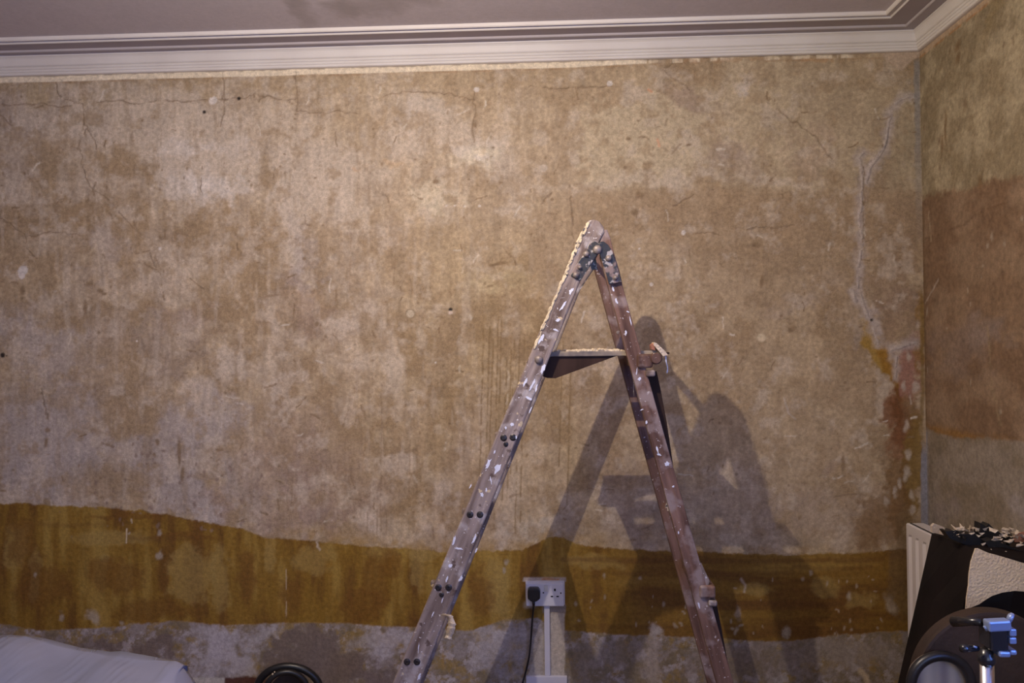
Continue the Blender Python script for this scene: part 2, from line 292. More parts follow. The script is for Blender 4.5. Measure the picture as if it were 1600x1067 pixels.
def paint_back(u, v, A, B, P):
    s = Painter(u, v, 100); rs = random.Random(3)
    base = s.mid
    s.c = np.array(BRN)*(1-sst(.38, .62, base))[:, None]+np.array(TAN)*sst(.38, .62, base)[:, None]
    # broad tones
    s.blob(560, 230, 330, 130, PALE, .45, soft=.6); s.blob(850, 250, 220, 200, TAN, .5, soft=.6)
    s.blob(500, 115, 560, 28, TAN, .8, soft=.4); s.blob(150, 130, 200, 22, (.40, .31, .19), .7)
    s.blob(1230, 200, 230, 110, GRN, .75, soft=.4); s.blob(1000, 225, 100, 78, GRN, .95, soft=.18, warp=.6)
    for x, y, rx, ry, c, a in (
        (50, 190, 70, 40, LIL, .6), (110, 200, 80, 55, PALE, .7), (235, 180, 100, 48, PALE, .75), (330, 225, 85, 70, PALE, .9), (290, 260, 70, 40, PALE, .8),
        (330, 303, 38, 22, WHT, .9), (310, 232, 44, 16, WHT, .7), (270, 290, 30, 14, WHT, .4), (400, 240, 50, 14, WHT, .5), (15, 260, 40, 60, LIL, .5), (25, 305, 45, 22, PALE, .6),
        (85, 260, 55, 38, BRN, .8), (75, 285, 35, 40, BRN, .5), (185, 245, 30, 30, BRN, .8), (165, 275, 25, 30, BRN, .7), (218, 292, 18, 34, BRN, .8),
        (130, 295, 24, 40, PALE, .7), (205, 315, 40, 22, PALE, .6), (70, 335, 90, 16, DBR, .6), (95, 345, 60, 18, BRN, .8), (20, 330, 40, 20, BRN, .8),
        (250, 120, 130, 18, BRN, .35), (440, 120, 40, 20, BRN, .45), (395, 180, 30, 26, BRN, .4), (420, 230, 22, 40, BRN, .5), (425, 265, 24, 50, BRN, .5),
        (500, 285, 60, 75, PALE, .85), (450, 215, 34, 34, PALE, .6), (555, 290, 50, 60, PALE, .5), (560, 185, 60, 30, TAN, .7), (590, 200, 26, 30, BRN, .3),
        (640, 205, 24, 50, PALE, .9), (620, 175, 30, 18, WHT, .3), (700, 200, 40, 28, PALE, .7), (680, 170, 40, 12, WHT, .3), (790, 260, 30, 60, PALE, .8),
        (745, 248, 45, 26, (.64, .56, .42), .9), (715, 232, 26, 14, WHT, .45), (680, 318, 28, 20, (.64, .56, .42), .85), (755, 250, 14, 8, WHT, .6),
        (760, 302, 40, 18, BRN, .5), (690, 300, 24, 12, BRN, .3), (765, 218, 28, 10, WHT, .35), (820, 290, 24, 30, BRN, .35), (870, 120, 60, 30, BRN, .25),
        # belt across the middle
        (130, 365, 110, 24, BRN, .75), (60, 395, 80, 30, BRN, .6), (210, 365, 40, 40, BRN, .7), (290, 372, 60, 24, DBR, .5), (350, 365, 60, 40, BRN, .8), (270, 358, 24, 20, DBR, .5),
        (215, 400, 34, 40, BRN, .7), (350, 440, 60, 50, BRN, .55), (390, 400, 40, 60, BRN, .6), (270, 405, 45, 26, PALE, .7), (95, 388, 60, 18, PALE, .4), (165, 395, 26, 26, LIL, .5),
        (160, 445, 50, 40, PALE, .5), (60, 460, 50, 30, DBR, .5), (30, 480, 45, 40, BRN, .7), (30, 440, 40, 30, TAN, .4), (255, 450, 50, 24, PALE, .6), (170, 495, 50, 16, DBR, .5),
        (465, 350, 32, 60, PALE, .9), (470, 400, 30, 50, LIL, .7), (440, 400, 26, 30, PALE, .5), (545, 350, 14, 50, PALE, .8), (540, 400, 30, 40, PALE, .5), (515, 385, 26, 26, BRN, .6),
        (600, 380, 60, 30, BRN, .4), (700, 380, 60, 50, TAN, .5), (480, 480, 50, 44, MAU, .5), (440, 470, 30, 40, BRN, .6), (500, 505, 30, 16, DBR, .3), (600, 460, 36, 30, PALE, .4),
        (100, 540, 110, 34, LIL, .75), (30, 520, 40, 40, LIL, .5), (200, 530, 50, 50, BRN, .55), (190, 590, 50, 60, BRN, .6), (270, 535, 60, 40, LIL, .4), (285, 500, 40, 20, MAU, .4),
        (366, 572, 26, 30, PALE, .9), (420, 480, 30, 20, PALE, .4), (430, 565, 36, 40, PALE, .5), (470, 560, 12, 40, PALE, .7), (560, 500, 40, 16, PALE, .7), (540, 512, 26, 16, PALE, .6),
        (605, 540, 12, 34, PALE, .9), (612, 575, 12, 40, PALE, .8), (560, 550, 40, 40, PALE, .3), (700, 520, 60, 30, BRN, .7), (690, 560, 50, 40, BRN, .5), (725, 530, 10, 40, PALE, .7), (750, 505, 26, 30, BRN, .5),
        (620, 520, 40, 24, BRN, .3), (900, 500, 60, 60, TAN, .4), (770, 430, 40, 16, (.52, .43, .28), .6),
        # lower third
        (90, 680, 150, 80, LIL, .95), (40, 740, 90, 50, LIL, .9), (150, 750, 90, 30, LIL, .8), (60, 620, 70, 22, LIL, .5), (30, 612, 30, 12, BRN, .5), (300, 640, 32, 50, PALE, .85), (310, 690, 60, 60, LIL, .9), (270, 760, 60, 50, LIL, .9),
        (240, 690, 30, 30, LIL, .6), (190, 640, 40, 28, BRN, .8), (230, 620, 60, 40, BRN, .6), (85, 625, 22, 14, BRN, .6), (180, 755, 55, 22, BRN, .75), (215, 745, 40, 26, BRN, .6), (345, 702, 34, 20, BRN, .85), (330, 735, 30, 12, BRN, .7),
        (330, 790, 30, 14, MAU, .6), (362, 740, 12, 40, LIL, .8), (390, 760, 18, 30, LIL, .8), (400, 700, 30, 80, TAN, .4), (450, 720, 60, 60, MAU, .4), (520, 760, 90, 50, MAU, .55), (440, 800, 60, 34, MAU, .55), (500, 810, 50, 26, MAU, .5),
        (540, 700, 70, 50, BRN, .45), (425, 640, 12, 40, PALE, .6), (540, 640, 16, 30, PALE, .5), (620, 640, 30, 12, PALE, .7), (632, 720, 16, 18, PALE, .8), (630, 750, 22, 12, PALE, .7), (645, 775, 18, 26, BRN, .6), (680, 650, 60, 60, BRN, .35),
        (575, 815, 30, 20, PALE, .9), (625, 812, 40, 26, PALE, .8), (580, 800, 16, 16, WHT, .3), (670, 740, 14, 40, PALE, .5), (325, 800, 14, 12, WHT, .5), (300, 800, 40, 20, LIL, .7),
        (790, 640, 60, 60, TAN, .6), (800, 770, 50, 70, PALE, .35), (820, 740, 40, 40, PALE, .4), (830, 825, 34, 22, (.50, .44, .36), .8), (880, 820, 40, 24, (.48, .42, .35), .6),
        # right part
        (1060, 105, 40, 20, BRN, .5), (1058, 148, 26, 18, MAU, .5), (982, 140, 18, 14, PALE, .7), (1175, 138, 12, 7, WHT, .9), (1105, 200, 10, 14, BRN, .6), (1135, 240, 30, 16, MAU, .5), (1012, 266, 8, 12, BRN, .9), (1050, 282, 200, 9, PALE, .5),
        (1195, 235, 18, 22, BRN, .5), (1180, 160, 20, 12, BRN, .6), (1270, 225, 24, 34, (.42, .30, .22), .5), (1310, 150, 50, 40, BRN, .3), (1320, 270, 20, 12, BRN, .4), (1400, 240, 36, 90, (.34, .28, .18), .7), (1410, 120, 24, 40, (.36, .28, .18), .6),
        (1245, 465, 26, 16, LIL, .55), (1070, 390, 18, 16, LIL, .4), (1300, 430, 16, 12, PALE, .5), (1290, 500, 12, 14, PALE, .5), (1330, 480, 40, 40, PALE, .35), (1360, 505, 16, 18, FIL, .8), (1050, 440, 90, 60, TAN, .5),
        (1190, 335, 60, 20, BRN, .4), (1280, 370, 70, 40, BRN, .5), (1410, 400, 34, 120, (.27, .185, .115), .6), (1400, 480, 30, 60, (.26, .175, .12), .6), (1150, 560, 120, 60, BRN, .25),
        (1250, 620, 120, 90, TAN, .5), (1230, 700, 90, 50, (.40, .31, .21), .6), (1270, 800, 90, 40, (.39, .31, .24), .7), (1160, 790, 60, 60, (.38, .31, .25), .5), (1020, 790, 80, 50, (.38, .32, .27), .5), (1200, 850, 120, 10, (.38, .31, .23), .6),
        (1310, 730, 40, 40, BRN, .6), (1285, 720, 20, 14, MAU, .4)):
        s.blob(x, y, rx, ry, c, a*.92)
    for x, y, rx, ry, c, a in ((1330, 180, 70, 60, (.38, .30, .20), .6), (1390, 330, 50, 60, (.30, .22, .14), .6), (1300, 420, 90, 60, (.34, .25, .16), .5), (1350, 600, 50, 60, (.34, .25, .16), .5), (1200, 400, 110, 60, (.35, .26, .165), .5),  # large brown blobs: dimmer light toward the right corner put into the plaster colour
                                 (1200, 130, 26, 16, BRN, .5), (1120, 165, 34, 20, (.40, .32, .23), .5), (1150, 260, 40, 16, MAU, .35), (1105, 225, 16, 20, BRN, .4), (1250, 260, 26, 12, BRN, .4), (1210, 275, 60, 10, PALE, .5)):
        s.blob(x, y, rx, ry, c, a)
    # belt edge at upper right
    e = s.edge([(0, 292), (880, 292), (1000, 290), (1200, 293), (1450, 296)], 7, 6)
    s.mix(sst(-3, 9, v-e)*sst(820, 960, u)*sst(70, -30, v-e-70), (.320, .225, .135), .55)
    # streaks and mottling
    st = fbm(u, v, 6, 301, 4, .6, 90); s.c *= (1+.30*(st-.5)*sst(100, 250, v)*(.35+.65*sst(1000, 700, u)))[:, None]
    sk = fbm(u, v, 13, 305, 4, .6, 70); s.mix(sst(.56, .72, sk)*sst(1000, 700, u), PALE, .35); s.mix(sst(.44, .28, sk)*sst(1000, 700, u), BRN, .35)
    mo = fbm(u, v, 16, 311, 5, .75); s.c *= (1+.42*(mo-.5))[:, None]; gr = fbm(u, v, 4.2, 313, 3, .8); s.c *= (1+.22*(gr-.5))[:, None]
    m2 = fbm(u, v, 26, 321, 5, .66); s.mix(sst(.54, .74, m2), BRN, .6); m3 = fbm(u, v, 30, 331, 5, .68); s.mix(sst(.54, .74, m3), PALE, .55)
    sp = fbm(u, v, 5.5, 341, 3, .6); s.mix(sst(.80, .86, sp)*sst(.45, .6, fbm(u, v, 90, 342, 2)), DBR, .6)
    sp = fbm(u, v, 9, 351, 4, .7); s.mix(sst(.66, .72, sp)*sst(850, 1000, u)*sst(330, 250, v), (.30, .23, .15), .5)
    # drips
    for i, x in enumerate((756, 765, 771, 779, 784, 792, 799, 804, 812, 820, 880, 893)):
        y0 = rs.uniform(480, 560); y1 = rs.uniform(720, 850)
        s.line([(x, y0), (x-4, (y0+y1)/2), (x-7, y1)], 2.0, (.24, .165, .085), .75, 1.2, .3)
    for x, y0, y1 in ((596, 600, 830), (640, 690, 780), (652, 700, 770), (663, 760, 790), (575, 795, 830), (590, 795, 835), (604, 800, 830), (548, 365, 455), (617, 400, 445), (460, 480, 520)):
        s.line([(x, y0), (x-1, y1)], 1.8, (.26, .18, .11), .5, 1.5, .5)
    # dirty lower wall below the yellow band
    low = fbm(u, v, 16, 401, 5, .72); lc = np.array((.275, .238, .222))*(1-sst(.35, .6, low))[:, None]+np.array((.205, .160, .105))*sst(.35, .6, low)[:, None]
    lt = [(0, 975), (60, 985), (150, 981), (230, 973), (280, 971), (350, 977), (440, 974), (540, 974), (620, 979), (740, 985), (790, 968), (840, 966), (880, 985), (960, 990), (1060, 995), (1150, 1000), (1230, 1002), (1330, 990), (1416, 985), (1500, 985)]
    eb = s.edge(lt, 2.5, 2); m = sst(-1.5, 1.5, v-eb)[:, None]; s.c = s.c*(1-m)+lc*m; below = m[:, 0]
    yb = fbm(u, v, 20, 411, 5, .7); s.mix(below*sst(.55, .66, yb), (.275, .185, .055), .7)
    wb = fbm(u, v, 18, 421, 5, .7); s.mix(below*sst(.56, .68, wb), (.43, .39, .40), .7)
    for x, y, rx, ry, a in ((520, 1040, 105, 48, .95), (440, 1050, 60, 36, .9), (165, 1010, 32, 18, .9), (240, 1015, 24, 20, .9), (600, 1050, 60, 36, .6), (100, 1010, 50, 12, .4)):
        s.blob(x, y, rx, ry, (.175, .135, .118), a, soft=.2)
    for x, y, rx, ry, a in ((345, 1020, 34, 30, .8), (400, 990, 30, 14, .7), (620, 995, 60, 12, .7), (760, 1000, 40, 22, .6), (850, 985, 20, 12, .4), (820, 1030, 30, 30, .4)):
        s.blob(x, y, rx, ry, (.43, .40, .42), a)
    s.blob(1310, 1020, 90, 30, (.285, .245, .215), .8); s.blob(1130, 1020, 50, 22, (.215, .17, .14), .8); s.blob(1180, 1040, 60, 30, (.20, .155, .125), .6); s.blob(930, 1030, 80, 40, (.24, .20, .17), .6)
    # the yellow-brown glue band
    top = [(0, 787), (60, 787), (150, 791), (220, 797), (300, 812), (380, 826), (410, 838), (500, 846), (560, 852), (640, 858), (700, 861), (760, 860), (815, 860), (835, 850), (858, 838), (880, 838), (900, 850), (960, 856), (1100, 863), (1200, 866), (1330, 864), (1400, 858), (1500, 850)]
    et = s.edge(top, 3.5, 3); band = sst(-1.5, 2, v-et)*(1-below)
    q = fbm(u, v, 26, 501, 5, .6, 130); q2 = fbm(u, v, 210, 511, 5, .6, 26); wr = sst(860, 1060, u); q = q*(1-wr)+q2*wr
    bc = np.array(OCD)*(1-sst(.3, .5, q))[:, None]+np.array(OCH)*sst(.3, .5, q)[:, None]; k = sst(.5, .72, q)[:, None]; bc = bc*(1-k)+np.array(OCL)*k
    bc = bc*(1-.28*wr[:, None])+np.array((.17, .085, .025))*.28*wr[:, None]
    s.c = s.c*(1-band[:, None])+bc*band[:, None]
    # thin washed glue above the band
    wash = sst(-28, 2, v-et)*sst(380, 500, u)*sst(1000, 860, u)*(1-band)*(1-below)*sst(.4, .6, fbm(u, v, 20, 521, 4)); s.mix(wash, (.36, .235, .09), .75)
    gb = band
    def bb(x, y, rx, ry, col, a, soft=.3, warp=.5):
        keep = s.c.copy(); s.blob(x, y, rx, ry, col, a, soft=soft, warp=warp); s.c = keep*(1-gb[:, None])+s.c*gb[:, None]
    for x, y, rx, ry in ((425, 870, 12, 26), (165, 876, 6, 8), (500, 870, 30, 22), (655, 880, 12, 44), (300, 895, 30, 30), (340, 900, 14, 50), (600, 860, 26, 10), (670, 860, 40, 10), (170, 840, 60, 14), (1290, 915, 30, 14), (1180, 920, 30, 10), (1350, 935, 24, 12), (20, 860, 16, 30), (50, 900, 8, 40), (930, 880, 40, 12), (780, 930, 20, 40)):
        bb(x, y, rx, ry, (.335, .235, .075), .55)
    for x, y, rx, ry in ((580, 910, 18, 50), (610, 880, 18, 30), (380, 905, 14, 40), (180, 900, 50, 22), (60, 920, 40, 40), (240, 950, 60, 22), (560, 950, 30, 26), (30, 850, 20, 30), (450, 930, 20, 30), (200, 805, 60, 5), (290, 838, 50, 5), (750, 930, 24, 30)):
        bb(x, y, rx, ry, (.155, .070, .014), .6)
    for y, x0, x1, a in ((874, 880, 1380, .8), (896, 960, 1240, .5), (942, 1150, 1320, .7), (886, 1240, 1360, .5), (818, 60, 170, .4), (840, 200, 300, .6), (978, 900, 1200, .5)):
        s.line([(x0, y), ((x0+x1)/2, y+3), (x1, y)], 6, (.125, .055, .016), a*.6, 2, 0)
    for i in range(60):
        x = rs.uniform(880, 1400); y = rs.choice((rs.gauss(980, 9), rs.uniform(900, 990)))
        s.blob(x, y, rs.uniform(.8, 2.6), rs.uniform(1, 4), (.40, .34, .26), .7, warp=.4)
    for x, y, r in ((187, 971, 4), (93, 963, 5), (140, 962, 9), (52, 900, 3), (247, 832, 4), (197, 830, 2), (250, 868, 6), (794, 884, 4), (790, 895, 3), (1265, 893, 4), (1222, 992, 7), (1030, 985, 6), (1018, 990, 5), (1333, 928, 5), (1395, 940, 12)):
        s.blob(x, y, r*.8, r*1.1, (.40, .35, .28), .7, warp=.6)
    s.line([(198, 826), (198, 848)], 1.6, CRM, .8, 1); s.line([(447, 890), (447, 965)], 1.3, (.5, .42, .3), .7, 1, .5)
    # stains by the corner
    for x, y, rx, ry, rot, c, a in ((1376, 560, 12, 60, -.5, (.33, .20, .035), .9), (1395, 590, 14, 50, -.35, (.28, .14, .02), .85), (1385, 640, 14, 30, 0, RST, .85), (1403, 650, 16, 50, -.2, (.15, .06, .02), .85), (1418, 578, 18, 44, .1, (.30, .15, .11), .9),
                                (1420, 640, 16, 30, .0, (.20, .11, .05), .8), (1405, 690, 18, 30, 0, RST, .7), (1425, 730, 16, 90, 0, (.20, .12, .03), .9), (1400, 780, 24, 70, 0, (.17, .09, .03), .8), (1370, 820, 44, 40, 0, (.20, .115, .05), .7), (1415, 880, 24, 80, 0, (.17, .11, .05), .6), (1435, 520, 8, 60, 0, (.24, .13, .03), .7)):
        s.blob(x, y, rx, ry, c, a, rot, .25, .55)
    for x, y in ((1420, 560), (1412, 600), (1430, 600), (1418, 706), (1418, 735), (1406, 758), (1396, 770), (1382, 786), (1428, 775), (1425, 800), (1416, 745), (1412, 662)):
        s.blob(x, y, 4, 8, (.45, .38, .30), .8, warp=.5)
    # white filler over the old crack
    for p, wd in (([(1437, 148), (1415, 152), (1400, 162), (1391, 176), (1389, 195), (1385, 220), (1380, 236), (1366, 252), (1358, 266), (1355, 284)], 5), ([(1348, 240), (1340, 247), (1344, 258), (1347, 270), (1346, 300), (1344, 340), (1346, 380), (1342, 420), (1342, 455), (1350, 480), (1360, 505), (1372, 540)], 5), ([(1338, 470), (1330, 455)], 6), ([(1396, 545), (1430, 536)], 7), ([(1400, 560), (1399, 590)], 4)):
        s.line(p, wd+9, FIL, .45, 9, .3); s.line(p, wd+3, FIL, .5, 4); s.line(p, wd*.6, (.46, .395, .345), .75, 3, .5, h=.8)
    s.line([(1349, 262), (1350, 300), (1349, 380)], 1.3, DBR, .7, 3, .4); s.line([(1388, 200), (1384, 226), (1370, 246)], 1.4, (.28, .25, .24), .7, 3)
    # grey filler strip in the corner
    s.mix(sst(6, 3, np.abs(u-(1431+(v-90)*.014)-1+s.fx*4))*sst(88, 100, v)*sst(420, 140, v), (.25, .235, .215), .8)
    s.mix(sst(7, 5, np.abs(u-1445+(s.fx)*4))*sst(680, 720, v), (.235, .225, .245), .95)
    s.mix(sst(5, 1, np.abs(u-1441+(s.fx)*6))*sst(440, 480, v)*sst(700, 660, v), (.20, .12, .03), .7)
    # cracks
    CK = (.20, .135, .08)
    for p in ([(86, 128), (92, 150), (105, 158), (128, 167), (131, 195), (145, 210), (149, 232)], [(135, 200), (126, 215), (122, 232), (98, 233), (88, 225)], [(122, 232), (129, 250), (131, 270), (140, 292), (175, 320), (215, 360)],
              [(0, 165), (40, 164), (110, 166)], [(150, 160), (230, 160), (345, 156), (400, 150), (460, 156)], [(349, 100), (350, 165), (345, 200)], [(457, 110), (461, 140), (462, 172), (500, 174), (560, 178)], [(580, 158), (610, 145), (690, 144), (740, 158)],
              [(0, 340), (20, 356), (38, 368), (42, 385), (60, 405)], [(45, 369), (75, 363), (130, 370)], [(235, 395), (245, 420), (252, 432)], [(475, 336), (478, 348), (488, 352)], [(298, 435), (318, 455)], [(600, 300), (612, 320)],
              [(744, 118), (741, 190), (742, 230)], [(890, 290), (891, 330), (896, 400), (897, 480)], [(830, 136), (900, 137), (965, 135)], [(1218, 174), (1240, 190), (1260, 205), (1280, 216), (1290, 238), (1300, 246)], [(1060, 95), (1035, 108), (1075, 140)],
              [(1075, 366), (1120, 365)], [(1165, 356), (1240, 353)], [(315, 300), (315, 280)], [(860, 300), (845, 320)], [(60, 610), (70, 640), (72, 652)], [(0, 180), (20, 195)], [(460, 40), (460, 120)], [(1050, 320), (1082, 305)]):
        s.line(p, 1.7, CK, .62, 6, .25, h=-.5)
    # bruises, nail holes
    for x, y, rx, ry in ((72, 692, 3, 8), (278, 705, 3, 22), (284, 740, 3, 12), (158, 453, 5, 4), (164, 458, 5, 3), (140, 442, 6, 4), (33, 452, 4, 6), (134, 480, 3, 10), (1180, 384, 7, 4), (1190, 438, 3, 9), (1237, 515, 5, 5), (742, 194, 3, 4), (782, 410, 10, 2.5), (770, 412, 8, 2), (345, 702, 6, 3), (245, 690, 4, 5), (74, 674, 5, 4), (475, 405, 3, 3), (495, 505, 4, 4), (680, 286, 5, 3), (1000, 305, 6, 5), (995, 330, 6, 4), (1075, 227, 4, 2), (981, 218, 4, 3), (1317, 720, 3, 12)):
        s.blob(x, y, rx, ry, DBR, .85, warp=.25)
    for i in range(230):
        x = rs.uniform(0, 1430); y = rs.uniform(130, 850); L_ = rs.uniform(4, 22); a_ = rs.choice((rs.uniform(1.2, 1.9), rs.uniform(-.4, .4), rs.uniform(0, 3.1))); dx, dy = L_*math.cos(a_), L_*math.sin(a_)
        s.line([(x, y), (x+dx*.5+rs.uniform(-2, 2), y+dy*.5), (x+dx, y+dy)], rs.uniform(1.5, 2.6), DBR if i % 3 else (.60, .53, .43), rs.uniform(.45, .9), 4, .3)
    for i in range(260):
        s.blob(rs.uniform(0, 1430), rs.uniform(130, 840), rs.uniform(.8, 2.4), rs.uniform(.8, 3), DBR, .7, warp=.2)
    for i in range(70):
        s.blob(rs.uniform(150, 420), rs.uniform(690, 830), rs.uniform(1, 3), rs.uniform(1, 4), (.22, .155, .12), .7, warp=.3)
    for x, y, r in ((4, 555, 3.6), (373, 154, 2.6), (319, 175, 2.6), (704, 484, 3), (1362, 500, 2), (10, 556, 1)):
        s.mix(sst(r+1, r-1, np.hypot(u-x, v-y)), BLK, 1); s.h -= sst(r+1, r-1, np.hypot(u-x, v-y))
    s.mix(sst(4.5, 2.5, np.hypot(u-704, v-488))*sst(484, 487, v), (.6, .5, .42), .9)
    for x, y, r, c in ((333, 157, 6.5, (.66, .60, .54)), (36, 422, 7, (.6, .55, .5)), (33, 431, 5, WHT), (1190, 527, 7, (.58, .48, .33)), (250, 389, 2.5, WHT), (680, 566, 2, WHT), (745, 139, 4, WHT), (809, 98, 4, WHT), (1017, 445, 3, WHT), (1068, 363, 4, WHT), (214, 533, 1.6, WHT), (697, 322, 1.5, WHT), (710, 322, 1.5, WHT), (748, 322, 1.8, WHT), (725, 323, 1.2, WHT), (952, 130, 4, WHT), (1000, 388, 2, WHT), (850, 262, 6, PALE)):
        s.blob(x, y, r, r, c, .95, warp=.12, soft=.2)
    d = np.hypot(u-641, v-490); s.mix(sst(8.5, 7.5, d), (.30, .23, .15), .9); s.mix(sst(6.5, 5.5, d), (.52, .44, .33), .9)
    s.line([(1013, 140), (1018, 143)], 3, (.62, .30, .16), .7, 1); s.line([(1027, 218), (1030, 228)], 3, (.62, .33, .20), .7, 1); s.blob(557, 268, 5, 4, (.6, .4, .24), .5); s.blob(620, 262, 10, 5, (.55, .38, .22), .4)
    # cream paint line under the cornice
    z = P[:, 2]; cz = 2.4215-z; rag = .022+.0032*(fbm(u, v, 40, 601, 5)-.5)*2-.008*sst(880, 1020, u)
    keep = np.where(u < 1010, 1.0, sst(.50, .58, fbm(u, v*0, 9, 611, 3))*.8)*sst(1345, 1320, u)
    s.mix(sst(.002, -.002, cz-rag)*keep, (.74, .64, .48), .95)
    s.mix(sst(.006, .0, np.abs(cz-rag-.004))*sst(.45, .6, fbm(u, v, 18, 621, 3)), (.34, .22, .12), .6)
    s.mix(sst(.0035, .001, np.abs(cz))*sst(.35, .6, fbm(u, v, 14, 631, 3)), (.16, .11, .07), .8)
    s.mix(sst(2, -3, v-np.interp(u, [1375, 1390, 1408, 1425, 1436, 1460], [84, 98, 112, 96, 90, 88])-(s.fine-.5)*6)*sst(1372, 1382, u), (.48, .37, .27), .95)
    s.line([(1255, 94), (1300, 96)], 5, (.42, .25, .12), .6, 3, .4); s.line([(1060, 95), (1200, 93)], 4, (.36, .22, .12), .5, 3, .4)
    # leftover paper around the socket and its trunking
    pm = sst(1, -1, np.abs(u-870.5+(s.fx)*3)-12)*sst(956, 959, v)*sst(1057, 1054, v); s.mix(pm, (.50, .44, .38), .95)
    s.mix(sst(1, -1, np.abs(u-866)-18)*sst(944, 946, v)*sst(959, 956, v), (.35, .31, .30), .8)
    tri = sst(-2, 1, u-np.interp(v, [965, 1000, 1030, 1060], [848, 844, 834, 822])-(s.fx)*4)*sst(852, 850, u)*sst(985, 995, v)*sst(1057, 1054, v); s.mix(tri, (.44, .39, .34), .85)
    s.mix(sst(1, -1, np.abs(u-851)-33+(s.fine-.5)*4)*sst(901, 903, v)*sst(909, 908, v), (.42, .36, .33), .9); s.line([(848, 905), (872, 906)], 3.2, (.42, .20, .08), .8, 2, .3)
    s.blob(829, 948, 9, 6, (.46, .40, .33), .9, warp=.3)
    s.blob(1021, 1035, 10, 45, (.36, .30, .25), .8, warp=.4); s.blob(1024, 984, 8, 8, (.42, .38, .36), .8, warp=.5)
    s.line([(1344, 1048), (1352, 1056), (1358, 1075)], 6, (.50, .40, .27), .9, 2)
    s.line([(1225, 622), (1233, 645), (1243, 655)], 2.2, (.48, .42, .36), .7, 2); s.line([(1303, 776), (1338, 772)], 1.6, (.20, .14, .09), .7, 2)
    s.line([(1157, 905), (1166, 915), (1163, 925)], 3, (.45, .38, .32), .6, 2); s.blob(1152, 955, 5, 9, (.42, .34, .27), .7, warp=.4)
    s.blob(692, 1030, 2, 10, (.32, .2, .06), .8, warp=.2)
    # bricks and stub of skirting below
    s.mix(sst(1056, 1060, v+(s.fine-.5)*6)*sst(349, 352, u)*sst(430, 405, u), (.085, .028, .018), .95*1.0)
    s.mix(sst(1057, 1060, v+(s.fine-.5)*4)*sst(352, 350, u)*sst(290, 300, u), (.50, .47, .42), .9)
    s.mix(sst(1075, 1090, v), (.12, .07, .05), .8)
    # uneven plaster
    h = s.h+1.2*(fbm(u, v, 60, 701, 4)-.5)+.5*(s.mid-.5)
    P = P.copy(); P[:, 1] -= .0015*(fbm(u, v, 160, 711, 3)-.5)
    return s.c, h, P

